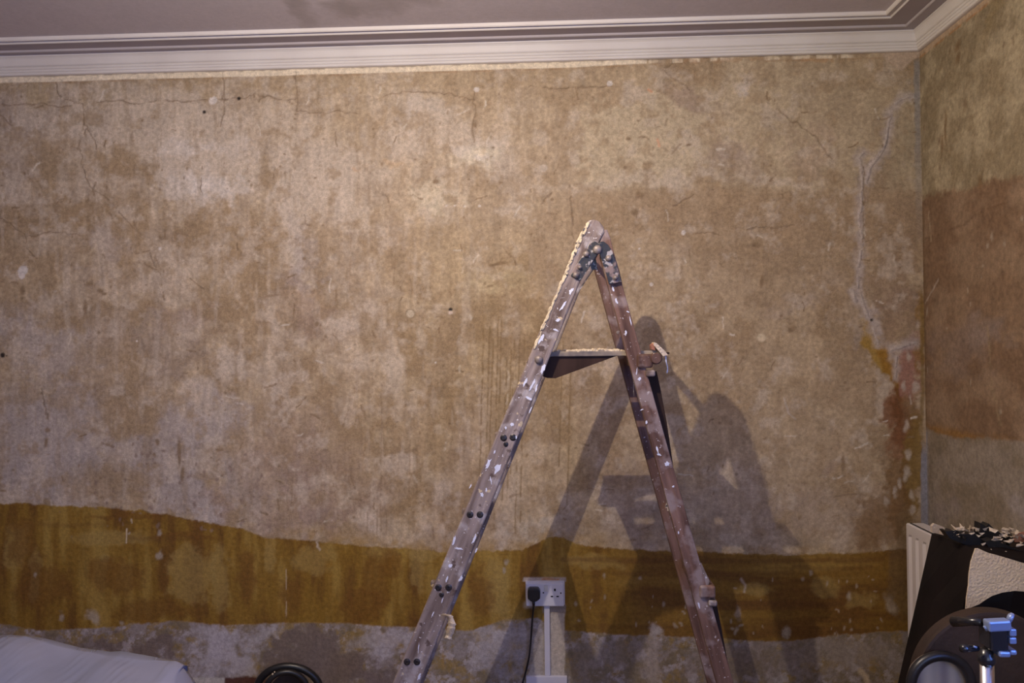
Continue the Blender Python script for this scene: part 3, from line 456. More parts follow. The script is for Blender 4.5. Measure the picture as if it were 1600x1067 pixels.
def paint_right(u, v, A, B, P):
    uu = 1449+A*240.0; vv = (1.3466-P[:, 2])*420+546      # distance along the wall
    s = Painter(uu, vv, 800); rs = random.Random(5)
    k = sst(.4, .62, fbm(A*420, vv, 34, 851, 5, .62))[:, None]; s.c = np.array((.27, .215, .135))*(1-k)+np.array((.38, .315, .21))*k
    lo = sst(-4, 5, vv-s.edge([(1449, 318), (1500, 325), (1560, 334), (1640, 345), (2200, 350)], 9, 7))[:, None]
    k2 = sst(.35, .65, fbm(uu, vv, 40, 811, 5))[:, None]; s.c = s.c*(1-lo)+(np.array((.200, .125, .075))*(1-k2)+np.array((.27, .185, .12))*k2)*lo
    s.blob(1500, 560, 40, 40, (.22, .16, .13), .6); s.blob(1530, 540, 24, 26, (.27, .21, .18), .6); s.blob(1560, 480, 60, 60, (.24, .16, .10), .5)
    b = sst(-2, 2, vv-s.edge([(1449, 672), (1500, 676), (1545, 666), (1600, 661), (1800, 665), (2200, 665)], 5, 3))[:, None]
    og = sst(-16, 0, vv-674+(s.fx)*14)[:, None]*(1-b); s.c = s.c*(1-og*.8)+np.array((.26, .135, .035))*og*.8
    k3 = sst(.35, .65, fbm(uu, vv, 30, 821, 5))[:, None]; s.c = s.c*(1-b)+(np.array((.22, .175, .125))*(1-k3)+np.array((.27, .225, .18))*k3)*b
    s.blob(1480, 790, 14, 20, (.23, .19, .17), .7); s.blob(1550, 830, 8, 40, (.28, .20, .10), .5); s.blob(1580, 760, 20, 20, (.35, .31, .31), .5)
    A4 = A*420; mo = fbm(A4, vv, 13, 831, 5, .75); s.c *= (1+.42*(mo-.5))[:, None]; sp = fbm(A4, vv, 7, 841, 4, .7); s.mix(sst(.62, .70, sp)*(1-lo[:, 0]), (.23, .17, .10), .5)
    for i in range(60): s.blob(rs.uniform(1450, 1800), rs.uniform(90, 660), rs.uniform(.8, 2.5), rs.uniform(1, 6), (.16, .10, .06), .6, warp=.2)
    for i in range(30): s.blob(rs.uniform(1450, 1700), rs.uniform(300, 660), rs.uniform(.8, 2), rs.uniform(1, 6), (.42, .36, .28), .6, warp=.3)
    for x, y, rx, ry in ((1486, 252, 2.2, 14), (1492, 232, 2.2, 22), (1512, 128, 5, 7), (1514, 146, 4, 8), (1545, 330, 3, 8)): s.blob(x, y, rx, ry, (.19, .12, .06), .85, warp=.25)
    s.blob(1560, 90, 12, 40, (.27, .20, .10), .5)
    s.line([(1452, 478), (1462, 466), (1476, 448)], 1.6, (.42, .35, .29), .8, 2); s.line([(1450, 385), (1500, 380), (1580, 365)], 1.4, (.15, .09, .05), .7, 4, .3)
    s.line([(1462, 345), (1463, 395)], 2, (.38, .30, .20), .7, 3, .3); s.line([(1550, 520), (1556, 600), (1565, 650)], 2.4, (.30, .22, .13), .6, 4, .3)
    s.mix(sst(.018, .008, A+(s.fx)*.01)*sst(320, 360, vv)*sst(680, 660, vv), (.16, .10, .05), .7)
    s.mix(sst(.016, .011, A+(s.fx)*.006)*sst(672, 680, vv), (.24, .225, .24), .9)
    z = P[:, 2]; cz = 2.4215-z; s.mix(sst(.004, -.004, cz-.018-.02*(s.fine-.5)*2), (.48, .35, .24), .8); s.mix(sst(.006, .0, np.abs(cz-.022))*sst(.5, .6, fbm(uu, vv, 14, 861, 3)), (.40, .19, .07), .8)
    s.mix(sst(760, 800, vv-280), (.16, .10, .08), .5)
    return s.c, s.h+.8*(mo-.5), P

DU = .0036
grid_wall('wall_back', (XL, 0, 0), (1, 0, 0), (0, 0, 1), int(math.ceil((XR-XL)/DU)), int(ZC/DU)+1, DU, paint_back, False)
grid_wall('wall_right', (XR, 0, 0), (0, -1, 0), (0, 0, 1), int(4.2/.007), int(ZC/.007)+1, .007, paint_right, False, (-3.5, -2.4, .9, 2.0))
bm = BM()
for lo, hi in (((-3.52, .88), (-3.45, 2.02)), ((-2.45, .88), (-2.38, 2.02)), ((-3.45, .88), (-2.45, .95)), ((-3.45, 1.95), (-2.45, 2.02)), ((-2.975, .95), (-2.935, 1.95))):
    box(bm, (XR+.001, lo[0], lo[1]), (XR+.05, hi[0], hi[1]))
struct('window_2', bm, M['white'])

def paint_ceiling(u, v, A, B, P):
    x = P[:, 0]*419; y = P[:, 1]*419; s = Painter(x, y, 900)
    s.c[:] = (.60, .545, .56); k = fbm(x, y, 90, 911, 4); s.c *= (1+.10*(k-.5))[:, None]
    m = lambda X, Y: (onZ(X, Y, ZC)[0]*419, onZ(X, Y, ZC)[1]*419)
    for (X, Y, rx, ry, rot, a) in ((545, 16, 26, 20, 0, .7), (585, 12, 40, 24, .2, .6), (640, 8, 50, 18, 0, .35), (468, 6, 16, 90, .1, .6), (456, 2, 12, 30, 0, .5), (640, 0, 40, 14, .2, .4)):
        cx, cy = m(X, Y); s.blob(cx, cy, rx, ry, (.40, .35, .34), a, rot, .5, .5)
    return s.c, s.h*0, P
_wm.append(None); grid_wall('ceiling', (XL, 0, ZC), (1, 0, 0), (0, -1, 0), int((XR-XL)/.012)+1, int(4.2/.012)+1, .012, paint_ceiling, True)

# ---- cornice running round the room, mitred in the corners
def sweep(bm, prof):
    rings = []
    for wd, z in prof:
        rings.append([bm.verts.new(p) for p in ((XL+wd, -wd, z), (XR-wd, -wd, z), (XR-wd, YF+wd, z), (XL+wd, YF+wd, z))])
    for a, b in zip(rings, rings[1:]):
        for k in range(4): bm.faces.new((a[k], a[(k+1) % 4], b[(k+1) % 4], b[k]))
bm = BM()
sweep(bm, [(.0, 2.4215), (.010, 2.4212), (.0155, 2.4232), (.0170, 2.427), (.0165, 2.4305), (.0140, 2.4318), (.0172, 2.4335), (.0185, 2.437), (.0182, 2.4405), (.0158, 2.4418), (.0192, 2.4435), (.0206, 2.4465), (.0198, 2.4505), (.0170, 2.4525),
           (.0215, 2.4545), (.0240, 2.458), (.0258, 2.464), (.0275, 2.471), (.0300, 2.478), (.0345, 2.4835), (.0375, 2.4850), (.0385, 2.4925), (0, 2.4925)])
struct('trim_1', bm, M['cornice'])
bm = BM()
sweep(bm, [(.172, 2.4925), (.1725, 2.4795), (.1765, 2.4765), (.1800, 2.4795), (.1815, 2.4840), (.1850, 2.4845), (.1880, 2.4820), (.1910, 2.4845), (.1940, 2.4845), (.1960, 2.4800), (.2000, 2.4785), (.2035, 2.4815), (.2045, 2.4925)])
struct('trim_2', bm, M['cornice'])
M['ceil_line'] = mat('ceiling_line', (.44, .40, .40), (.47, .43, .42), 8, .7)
bm = BM(); sweep(bm, [(.0385, 2.4925), (.0385, 2.4905), (.0790, 2.4900), (.0800, 2.4845), (.0835, 2.4825), (.0870, 2.4850), (.0880, 2.4900), (.172, 2.4900), (.172, 2.4925)])
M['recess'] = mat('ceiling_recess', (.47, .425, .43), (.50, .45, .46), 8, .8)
struct('trim_3', bm, M['recess'])
# stub of skirting board under the socket
bm = BM(); a = onY(822, 1056, -.012); b = onY(886, 1056, -.012); box(bm, (a.x, -.016, .0), (b.x, .0, a.z)); struct('baseboard_back', bm, M['trunk'], bevel=.002)

# ------------------------------------------------------------------ stepladder
YN, YO = -.80, -.52            # near and far side of the steps
TH = .026
lad = thing('stepladder', 'old paint-splashed wooden stepladder standing open in front of the stripped wall', 'stepladder', (.118, -.66, 0))
def ext(p_top, p_bot, z):      # point on the line through the two points at height z
    t = (z-p_top.z)/(p_bot.z-p_top.z); return p_top+(p_bot-p_top)*t
def side_pts(lt, lb, rt, rb, Y, tops):
    A, B, C_, D = onY(*lt, Y), onY(*lb, Y), onY(*rt, Y), onY(*rb, Y)
    return [ext(A, B, 0.0), *[onY(x, y, Y) for x, y in tops], ext(C_, D, 0.0)]
# front stiles (left in the photo)
F_L = dict(lt=(880.5, 430), lb=(627, 1035), rt=(906.5, 439), rb=(669, 1035))
ftop = [(877, 437), (896, 392), (913, 354), (917, 347), (922, 343), (930, 342.5), (937, 346), (943, 354), (945, 362), (936.5, 378), (931, 402), (907, 438)]
outline = side_pts(**F_L, Y=YN, tops=ftop)
dz = (onY(860, 600, YN).z)
front = []
for Yp, name, shift in ((YN, 'near', 0), (YO+TH, 'far', .012)):
    bm = BM(); off = Vector((shift, Yp-YN, 0)); prism(bm, [p+off for p in outline], (0, TH, 0))
    front.append(obj('front_stile', bm, M['wood_front'], lad, bevel=.005))
# rear stiles (right in the photo)
rtop = [(957, 470), (938, 402), (936.5, 380), (944, 358), (949, 358), (954, 372), (960, 396), (968, 422), (973.5, 447)]
R_L = dict(lt=(953, 444), lb=(1106, 1011), rt=(972.5, 444), rb=(1131, 1011))
outr = side_pts(**R_L, Y=YN, tops=rtop[1:])
rear = []
for Yp in (YN+.004, YO+TH-.004):
    bm = BM(); off = Vector((0, Yp-YN, 0)); prism(bm, [p+off for p in outr], (0, TH, 0))
    rear.append(obj('rear_stile', bm, M['wood_rear'], lad, bevel=.0025))
# treads between the front stiles
def at_near(x, y): return onY(x, y, YN)
scr_rows = [((787, 684), (801.5, 683.5), (790.5, 694)), ((734.5, 804), (750, 804)), ((685, 918), (701, 918), (690, 929)), ((636, 1034), (651.5, 1034))]
for row in scr_rows:
    c = (at_near(*row[0])+at_near(*row[1]))/2; bm = BM()
    box(bm, (c.x-.029, YN+TH*.8, c.z-.012), (c.x+.024, YO+TH*.2, c.z+.008)); obj('tread', bm, M['wood_dark'], lad, bevel=.004)
    bm = BM(); box(bm, (c.x-.038, YN+.014, c.z-.006), (c.x-.024, YN+TH+.006, c.z+.014)); obj('tread_nosing', bm, M['wood_front'], lad, bevel=.005)
for k in (1, 2):
    c = at_near(643.5, 1034); d = at_near(693, 918); st = c-d; c = c+st*k; bm = BM()
    box(bm, (c.x-.029, YN+TH*.8, c.z-.012), (c.x+.024, YO+TH*.2, c.z+.008)); obj('tread', bm, M['wood_dark'], lad, bevel=.004)
for row in scr_rows:
    for j, q in enumerate(row):
        p = at_near(*q); r = .0075 if j < 2 else .0055
        bm = BM(); lathe(bm, p+Vector((0, .001, 0)), (0, -1, 0), [(r*1.25, 0), (r*1.25, .0012), (r, .0022), (r*.9, .0035), (r*.55, .0042), (r*.5, .0028)]); obj('screw', bm, M['screw'], front[0], smooth=False)
# iron hinge plates
bm = BM(); prism(bm, [onY(x, y, YN-.003) for x, y in ((891.5, 431), (899, 416), (908, 403), (917, 391), (921, 381), (929, 377), (938, 381), (937, 394), (930, 402), (907, 439))], (0, .003, 0)); obj('hinge_plate', bm, M['iron_black'], lad, bevel=.001)
bm = BM(); prism(bm, [onY(x, y, YN-.006) for x, y in ((937, 378), (943, 377), (950, 382), (957, 393), (961, 405), (966, 421), (971, 440), (951.5, 444.5), (948, 431), (938, 400), (934, 390))], (0, .003, 0)); obj('hinge_plate', bm, M['iron_black'], lad, bevel=.001)
bm = BM(); prism(bm, [onY(x, y, YN+TH+.001) for x, y in ((922, 412), (931, 404), (934, 421), (924, 422))], (0, .004, 0)); obj('hinge_plate', bm, M['iron_black'], lad)
bm = BM(); prism(bm, [onY(x, y, YN)+Vector((.012, YO-YN+TH+.001, 0)) for x, y in ((891.5, 431), (908, 403), (921, 381), (938, 381), (930, 402), (907, 439))], (0, .003, 0)); obj('hinge_plate', bm, M['iron_black'], lad)
for (x, y, r, yy) in ((933.5, 390, .0125, YN-.006), (916, 397, .009, YN-.003), (900, 430, .009, YN-.003), (906, 418, .006, YN-.003), (951, 404, .009, YN-.006), (962, 434, .007, YN-.006), (842, 562, .0115, YN)):
    bm = BM(); lathe(bm, onY(x, y, yy), (0, -1, 0), [(r, 0), (r*.96, .003), (r*.75, .0065), (r*.35, .0085), (0, .009)]); obj('bolt', bm, M['bolt'], lad, smooth=True)
bm = BM(); p = onY(933.5, 390, YN+.03); tube(bm, [(p.x, YN+.02, p.z), (p.x, YO, p.z)], .008); obj('hinge_rod', bm, M['iron_black'], lad)
# folding platform: three boards lying along it with gaps
pA = onY(866, 549, -.76); pB = onY(1032, 549, -.66); ZP = 1.3395
for y0, y1, x1 in ((-.772, -.718, pB.x-.02), (-.7005, -.656, pB.x), (-.6385, -.600, pB.x-.03), (-.582, -.532, pB.x-.05)):
    bm = BM(); box(bm, (pA.x-.02, y0, ZP-.008), (x1+.02, y1, ZP-.002)); obj('platform_board', bm, M['wood_dark'], lad, bevel=.002)
bm = BM(); box(bm, (pA.x-.012, -.7735, ZP-.011), (pA.x+.30, -.767, ZP+.003)); obj('platform_edge', bm, M['edge'], lad, bevel=.002)
for x0 in (pA.x-.012, pB.x-.045):
    bm = BM(); box(bm, (x0, -.755, ZP-.026), (x0+.022, -.545, ZP-.008)); obj('platform_batten', bm, M['wood_dark'], lad, bevel=.002)
for Yc in (-.767, -.545):
    bm = BM(); q = [onY(x, y, -.765) for x, y in ((858, 553), (848, 588), (855, 590.5), (868, 591), (966, 555), (966, 551))]; off = Vector((0, Yc+.765, 0))
    prism(bm, [p+off for p in q], (0, .012, 0)); ck = obj('platform_bracket', bm, M['wood_dark'], lad, bevel=.001)
# crusted plaster on the platform edge
bm = BM(); rr = random.Random(9)
for i in range(130):
    t = rr.random(); x = pA.x+.035+t*.155 if i < 110 else pA.x+rr.random()*.2; c = Vector((x, -.770+rr.uniform(0, .03), ZP+.002+rr.uniform(0, .006)*(1-abs(t-.5))))
    bmesh.ops.create_icosphere(bm, subdivisions=1, radius=rr.uniform(.003, .0062), matrix=Matrix.Translation(c) @ Matrix.Diagonal((1.5, 1, .8, 1)))
cr = obj('plaster_crust', bm, M['crust'], lad); cr['label'] = 'cream plaster crumbs stuck along the platform edge'; cr['kind'] = 'stuff'
# cream drips down the outer edge of the front stile
bm = BM()
for i in range(120):
    t = rr.random()**1.1; y = 352+t*190; xe = np.interp(y, [342, 354, 392, 430, 520, 560], [921, 913, 896, 881, 843, 826])
    c = onY(xe+rr.uniform(0, 5)*(1-t*.4), y, YN-.001); s_ = rr.uniform(.0015, .0052)
    bmesh.ops.create_icosphere(bm, subdivisions=2, radius=s_, matrix=Matrix.Translation(c) @ Matrix.Rotation(.4, 4, 'Y') @ Matrix.Diagonal((.8, .45, 2.2, 1)))
o = obj('plaster_drip', bm, M['cream_paint'], front[0], smooth=True); o['label'] = 'cream plaster drips along the upper edge'; o['kind'] = 'stuff'
# white paint splashes
def splash(bm, x, y, rx, ry, rot, Y):
    pts = []; n = 14
    for k in range(n):
        a = -2*math.pi*k/n; rad = rr.uniform(.5, 1.15); dx, dy = rx*math.cos(a)*rad, ry*math.sin(a)*rad
        pts.append(onY(x+dx*math.cos(rot)-dy*math.sin(rot), y+dx*math.sin(rot)+dy*math.cos(rot), Y))
    prism(bm, pts, (0, .0012, 0))
bm = BM()
for x, y, rx, ry, rot in ((763, 724, 3, 12, .45), (777, 732, 5, 12, .4), (767, 750, 1.2, 7, -.2), (753, 773, 3, 4, 0), (709, 845, 2.2, 8, .2), (717, 857, 7, 2, .15), (741, 842, 2, 9, .4), (704, 884, 3.5, 3, 0), (720, 904, 2.4, 6, .5), (654, 1012, .9, 9, .1), (655, 1058, 2.2, 6, .4),
                          (832, 601, 2, 12, .5), (826, 622, 6, 2, .5), (838, 606, 2, 7, .2), (821, 597, 2, 8, .5), (800, 663, 3, 3, 0), (773, 706, 1.4, 4, .3), (806, 683, 2, 3, 0), (790, 668, 2, 3, 0), (848, 577, 3, 9, .4), (829, 640, 1.5, 6, .4), (845, 530, 3, 10, .5), (872, 500, 5, 3, -.5), (868, 515, 6, 1.5, .3),
                          (880, 478, 2, 10, .6), (892, 455, 3, 7, .5), (760, 765, 1.5, 3, 0), (735, 760, 1.2, 5, .5), (744, 860, 1.6, 4, .3), (698, 905, 1.5, 5, .3), (691, 938, 1, 5, .3), (676, 960, 1, 6, .4)):
    splash(bm, x, y, rx, ry, rot, YN-.0012)
o = obj('paint_splash', bm, M['paint_white'], front[0]); o['label'] = 'white paint splashes'; o['kind'] = 'stuff'
bm = BM()
for x, y, rx, ry, rot in ((985, 500, 1, 9, -.2), (978, 520, 1.5, 5, 0), (981, 487, 3, 1, .4), (998.5, 562, 1.2, 11, .1), (995, 580, 1, 8, .1), (999, 592, 3, 3, 0), (1027, 702, 1.5, 8, -.3), (1030, 710, 4, 2, .4), (1042, 725, 4, 4, 0), (1052, 760, 2, 2, 0), (1060, 832, 1.2, 2.5, 0), (1092, 945, 1.4, 6, -.2), (1010, 660, 2, 3, 0), (1003, 640, 3, 1, -.4), (963, 470, 2, 6, -.3), (958, 452, 1.5, 5, -.2)):
    splash(bm, x, y, rx, ry, rot, YN+.0028)
o = obj('paint_splash', bm, M['paint_white'], rear[0]); o['label'] = 'small pale paint splashes'; o['kind'] = 'stuff'
bm = BM(); splash(bm, 1043.5, 790, 3.6, 8, 0, YO-.0015); splash(bm, 965, 519, 3.4, 3, 0, YO-.0015); splash(bm, 990, 602, .8, 18, .0, YO-.0015); o = obj('paint_splash', bm, M['cream_paint'], rear[1]); o['label'] = 'cream paint splashes'; o['kind'] = 'stuff'
# cross rails and their rounded ends on the outside of the rear frame, each over a slanting brace
def rail_set(px, py, s, pale):
    c = onY(px, py, YN); bm = BM()
    box(bm, (c.x-.030, YN-.004, c.z-.019*s), (c.x+.012, YO+.02, c.z+.019*s)); obj('cross_rail', bm, M['wood_rear'], lad, bevel=.006)
    bm = BM(); box(bm, (c.x-.008*s, YN-.006, c.z-.042*s), (c.x+.018*s, YN+.03, c.z-.024*s)); obj('rail_block', bm, M['wood_front'], lad, bevel=.005)
rail_set(1013, 564, 1, True); rail_set(1111, 925, .9, True)
c = onY(1025, 560, YN); bm = BM(); lathe(bm, (c.x, YN-.008, c.z), (0, 1, 0), [(.013, 0), (.016, .004), (.016, .24)]); obj('rail_dowel', bm, M['wood_rear'], lad, smooth=False)
for q, lab in ((((1006, 578), (1026, 580), (1033, 612), (1042, 660), (1050, 715), (1058, 770), (1046, 770)), 0), (((1098, 942), (1120, 944), (1128, 985), (1143, 1067), (1158, 1150), (1150, 1150), (1120, 1060)), 0)):
    bm = BM(); prism(bm, [onY(x, y, YN+.035) for x, y in q], (0, .02, 0)); obj('brace', bm, M['wood_dark'], lad)
bm = BM(); prism(bm, [onY(x, y, YN+.006) for x, y in ((1093, 880), (1096, 880), (1109, 908), (1104, 922), (1098, 905))], (0, .02, 0)); obj('wedge', bm, M['wood_front'], lad)

# ---- torn paper bits caught on the ladder
def ribbon(name, path, wv, th, m, parent=None, smooth=True):
    """paper strip following path, wv = half width vector"""
    bm = BM(); wv = Vector(wv); ps = spline(path, 5); top = []; n = len(ps)
    for i, p in enumerate(ps):
        k = .75+.5*random.random(); top.append((p-wv*k, p+wv*k))
    nrm = (ps[-1]-ps[0]).cross(wv).normalized()*th
    A = [bm.verts.new(a) for a, b in top]; B = [bm.verts.new(b) for a, b in top]; C2 = [bm.verts.new(a+nrm) for a, b in top]; D = [bm.verts.new(b+nrm) for a, b in top]
    for i in range(n-1):
        for X, Y_ in ((A, B), (D, C2), (C2, A), (B, D)): bm.faces.new((X[i], Y_[i], Y_[i+1], X[i+1]))
    bm.faces.new((A[0], C2[0], D[0], B[0])); bm.faces.new((A[-1], B[-1], D[-1], C2[-1]))
    return obj(name, bm, m, parent, smooth=smooth)
bm = BM(); q = [onY(x, y, -.79) for x, y in ((1022, 534.5), (1026, 536), (1040, 549), (1044, 555), (1036, 557), (1033, 553), (1021, 539))]; prism(bm, q, (0, .05, .0))
tag(obj('wallpaper_offcut', bm, M['paper'], bevel=.001), 'stiff cream wallpaper offcut propped on the right end of the ladder platform', 'wallpaper scrap')
bm = BM(); prism(bm, [onY(x, y, -.785) for x, y in ((1017, 539), (1021, 536), (1024, 547), (1018, 546))], (0, .035, 0)); tag(obj('wallpaper_chip', bm, M['rust']), 'small orange-tan chip beside the cream offcut on the ladder platform', 'wallpaper scrap')
o = ribbon('white_string', [onY(1040, 556, -.78), onY(1041, 566, -.78), onY(1043, 575, -.775), onY(1042, 583, -.78)], (.0018, 0, 0), .002, M['paint_white']); tag(o, 'short white shred hanging below the cream offcut at the platform end', 'wallpaper scrap')
o = ribbon('wallpaper_shred', [onY(696, 962, -.815), onY(700, 960, -.822), onY(706, 972, -.825), onY(704, 985, -.82), onY(700, 998, -.815)], (.011, -.005, 0), .0015, M['paper'])
tag(o, 'curled cream wallpaper shred caught on the lower left ladder leg', 'wallpaper scrap')

# ------------------------------------------------------------------ socket, plug, cable, trunking
a = onY(822, 908, 0); b = onY(881, 944, 0); sk = thing('double_socket', 'white double wall socket above white trunking, black plug in its left half', 'socket', (a.x, 0, b.z))
bm = BM(); box(bm, (a.x-.002, -.016, b.z+.002), (b.x+.004, .002, a.z+.004)); obj('back_box', bm, M['trunk'], sk, bevel=.002)
bm = BM(); box(bm, (a.x, -.026, b.z), (b.x, -.015, a.z)); fp = obj('face_plate', bm, M['socket'], sk, bevel=.003)
for x, y, w_, h_ in ((867, 921.5, .0035, .0045), (862.3, 931.8, .0045, .0025), (871.3, 931.8, .0045, .0025), (876.3, 926.5, .0025, .0025), (849, 926, .0025, .0025)):
    p = onY(x, y, -.026); bm = BM(); box(bm, (p.x-w_, -.0268, p.z-h_), (p.x+w_, -.0255, p.z+h_)); obj('pin_hole' if abs(x-876.3) > .1 and x > 855 else 'fixing_screw', bm, M['hole'], fp)
p = onY(853, 919, -.026); bm = BM(); box(bm, (p.x-.007, -.031, p.z-.011), (p.x+.007, -.026, p.z+.011)); obj('rocker_switch', bm, M['white'], sk, bevel=.001)
pg = thing('mains_plug', 'black mains plug with a black cable, pushed into the white double socket', 'plug', tuple(onY(834, 930, -.05)))
bm = BM(); prism(bm, [onY(x, y, -.060) for x, y in ((826, 920), (841, 920), (844, 924), (844, 936), (838, 940.5), (830, 940.5), (824.5, 936), (824.5, 924))], (0, .033, 0)); obj('plug_body', bm, M['hoop'], pg, bevel=.004)
bm = BM(); tube(bm, spline([onY(834, 938, -.048), onY(834, 946, -.046), onY(832, 965, -.035), onY(829.5, 1000, -.022), onY(826, 1030, -.018), onY(817, 1066, -.022), onY(806, 1100, -.05), (-.12, -.14, .007), (-.05, -.22, .006), (.05, -.25, .006)], 6), .0036, 10); obj('cable', bm, M['hoop'], pg, smooth=True)
bm = BM(); tube(bm, [onY(834, 938, -.048), onY(833.8, 948, -.046)], [.006, .0042], 10); obj('cable_sleeve', bm, M['hoop'], pg, smooth=True)
a = onY(850, 944, 0); b = onY(860, 1056, 0); bm = BM(); box(bm, (a.x, -.014, b.z-.004), (b.x, .001, a.z)); tag(obj('cable_trunking', bm, M['trunk'], bevel=.002), 'narrow white vertical cable trunking below the double socket', 'trunking')

# ------------------------------------------------------------------ plastic-covered furniture, bottom left
prof = [(-60, 996), (0, 994.5), (48, 993), (70, 997), (125, 1011.5), (172, 1018), (190, 1017), (230, 1024), (270, 1031.5), (281, 1033), (293, 1040), (300, 1049), (308, 1060), (313, 1068)]
YB = -1.10; pp = [onY(x, y, YB) for x, y in prof]; xs = [p.x for p in pp]; zs = [p.z for p in pp]
xs = [-2.3]+xs+[xs[-1]+.03, xs[-1]+.05]; zs = [zs[0]+.005]+zs+[.30, .012]
bm = BM(); NX = 460; t_ = np.linspace(0, 1, NX+1)
arc = np.concatenate([[0], np.cumsum(np.hypot(np.diff(xs), np.diff(zs)))]); X_ = np.interp(t_*arc[-1], arc, xs); Z_ = np.interp(t_*arc[-1], arc, zs)
Ys = [YB+.02, YB+.004, YB, YB-.02, YB-.05, YB-.09, YB-.14, YB-.20, YB-.27, YB-.34, YB-.42, YB-.50, YB-.57, YB-.62, YB-.645, YB-.66, YB-.665, YB-.67]
CRS = [onY(x, 1010, YB).x for x in (10, 56, 62, 128, 192, 201, 262)]
rows = []
for j, Y in enumerate(Ys):
    f_ = [.02, .9, 1, 1, 1, 1, 1, 1, 1, 1, 1, .995, .98, .95, .88, .7, .4, .02][j]; row = []
    for i in range(NX+1):
        ph = X_[i]*3.3+(Y-YB)*2.1
        cr_ = sum(math.exp(-((X_[i]+(Y-YB)*.4-c)/.0045)**2)*.0035 for c in CRS)
        z = Z_[i]*f_+(.006*math.sin(ph*4)+.004*math.sin(ph*9+Y*14))*(j > 2)*(Z_[i] > .1)+cr_*(3 < j < 15)-.10*max(0, (YB-Y)-.05)*(j > 2)*.6
        row.append(bm.verts.new((X_[i]+.02*math.sin(Y*9+1)*(Z_[i] < .6), Y, max(z, .004))))
    rows.append(row)
for r0, r1 in zip(rows, rows[1:]):
    for i in range(NX): bm.faces.new((r0[i], r0[i+1], r1[i+1], r1[i]))
sh = obj('dust_sheet', bm, M['sheet'], smooth=True); tag(sh, 'pale bluish plastic sheet draped over low furniture at bottom left', 'dust sheet')

# ------------------------------------------------------------------ black hoop by the skirting
hp = thing('vacuum_hose', 'black ribbed hose loop standing against the wall between sheet and ladder', 'hose', (onY(445, 1040, -.2).x, -.2, 0))
def loop(px0, px1, ptop, Y, n=40):
    a = onY(px0, 1067, Y); b = onY(px1, 1067, Y); t = onY((px0+px1)/2, ptop, Y); rx = (b.x-a.x)/2; cx = (a.x+b.x)/2; cz = a.z-.03; rz = t.z-cz
    return [Vector((cx+rx*math.cos(k*2*math.pi/n)-.1*rx*math.sin(k*2*math.pi/n), Y+.02*math.cos(k*2*math.pi/n), cz+rz*math.sin(k*2*math.pi/n))) for k in range(n)]
bm = BM(); tube(bm, loop(404, 498, 1041, -.14), .0135, 12, closed=True); obj('outer_coil', bm, M['hoop'], hp, smooth=True)
bm = BM(); tube(bm, loop(418, 478, 1050, -.17), .010, 12, closed=True); obj('inner_coil', bm, M['hoop'], hp, smooth=True)
bm = BM(); q = loop(424, 472, 1055, -.15); prism(bm, q, (0, .01, 0)); obj('hub', bm, M['brown'], hp)
bm = BM(); c = onY(426, 1053, -.185); bmesh.ops.create_icosphere(bm, subdivisions=1, radius=.004, matrix=Matrix.Translation(c)); c = onY(429, 1050, -.185); bmesh.ops.create_icosphere(bm, subdivisions=1, radius=.003, matrix=Matrix.Translation(c)); obj('highlight_bead', bm, M['crust'], hp)  # two pale beads standing in for the highlight on the black hose

# ------------------------------------------------------------------ radiator on the right wall
rd = thing('radiator', 'white fluted panel radiator on the right wall, half hidden by the dark sack', 'radiator', (1.29, -.35, .12))
XRad = 1.262; pt = onX(1416, 817, XRad); y0 = pt.y; y1 = -.62; zt = pt.z
bm = BM(); n = 10; pitch = (y0-y1-.03)/n; prof2 = [(y0, 0), (y0-.012, 0)]
for k in range(n):
    c0 = y0-.015-k*pitch; prof2 += [(c0, 0), (c0-pitch*.16, .009), (c0-pitch*.34, .009), (c0-pitch*.5, 0), (c0-pitch*.98, 0)]
prof2 += [(y1, 0)]
levels = [(.14, 0), (.165, 0), (.175, 1), (zt-.045, 1), (zt-.035, 0), (zt-.004, 0), (zt, -.3)]
rows = [[bm.verts.new((XRad+(d*k if k >= 0 else .004), y, z)) for y, d in prof2] for z, k in levels]
for r0, r1 in zip(rows, rows[1:]):
    for i in range(len(prof2)-1): bm.faces.new((r0[i], r0[i+1], r1[i+1], r1[i]))
box(bm, (XRad+.010, y1, .14), (XRad+.018, y0, zt)); obj('front_panel', bm, M['radiator'], rd)
bm = BM(); box(bm, (XRad+.005, y1, zt-.003), (XRad+.06, y0, zt)); obj('top_grille', bm, M['radiator'], rd)
bm = BM(); box(bm, (XRad+.004, y0-.002, .14), (XRad+.06, y0, zt)); obj('end_panel', bm, M['radiator'], rd)
for yy in (y0-.12, y1+.1):
    bm = BM(); box(bm, (XRad+.018, yy-.015, .3), (XR+.001, yy+.015, .34)); obj('wall_bracket', bm, M['radiator'], rd)
bm = BM(); tube(bm, [(XRad+.035, y0-.03, .15), (XRad+.035, y0-.03, 0)], .0075); obj('pipe', bm, M['radiator'], rd)

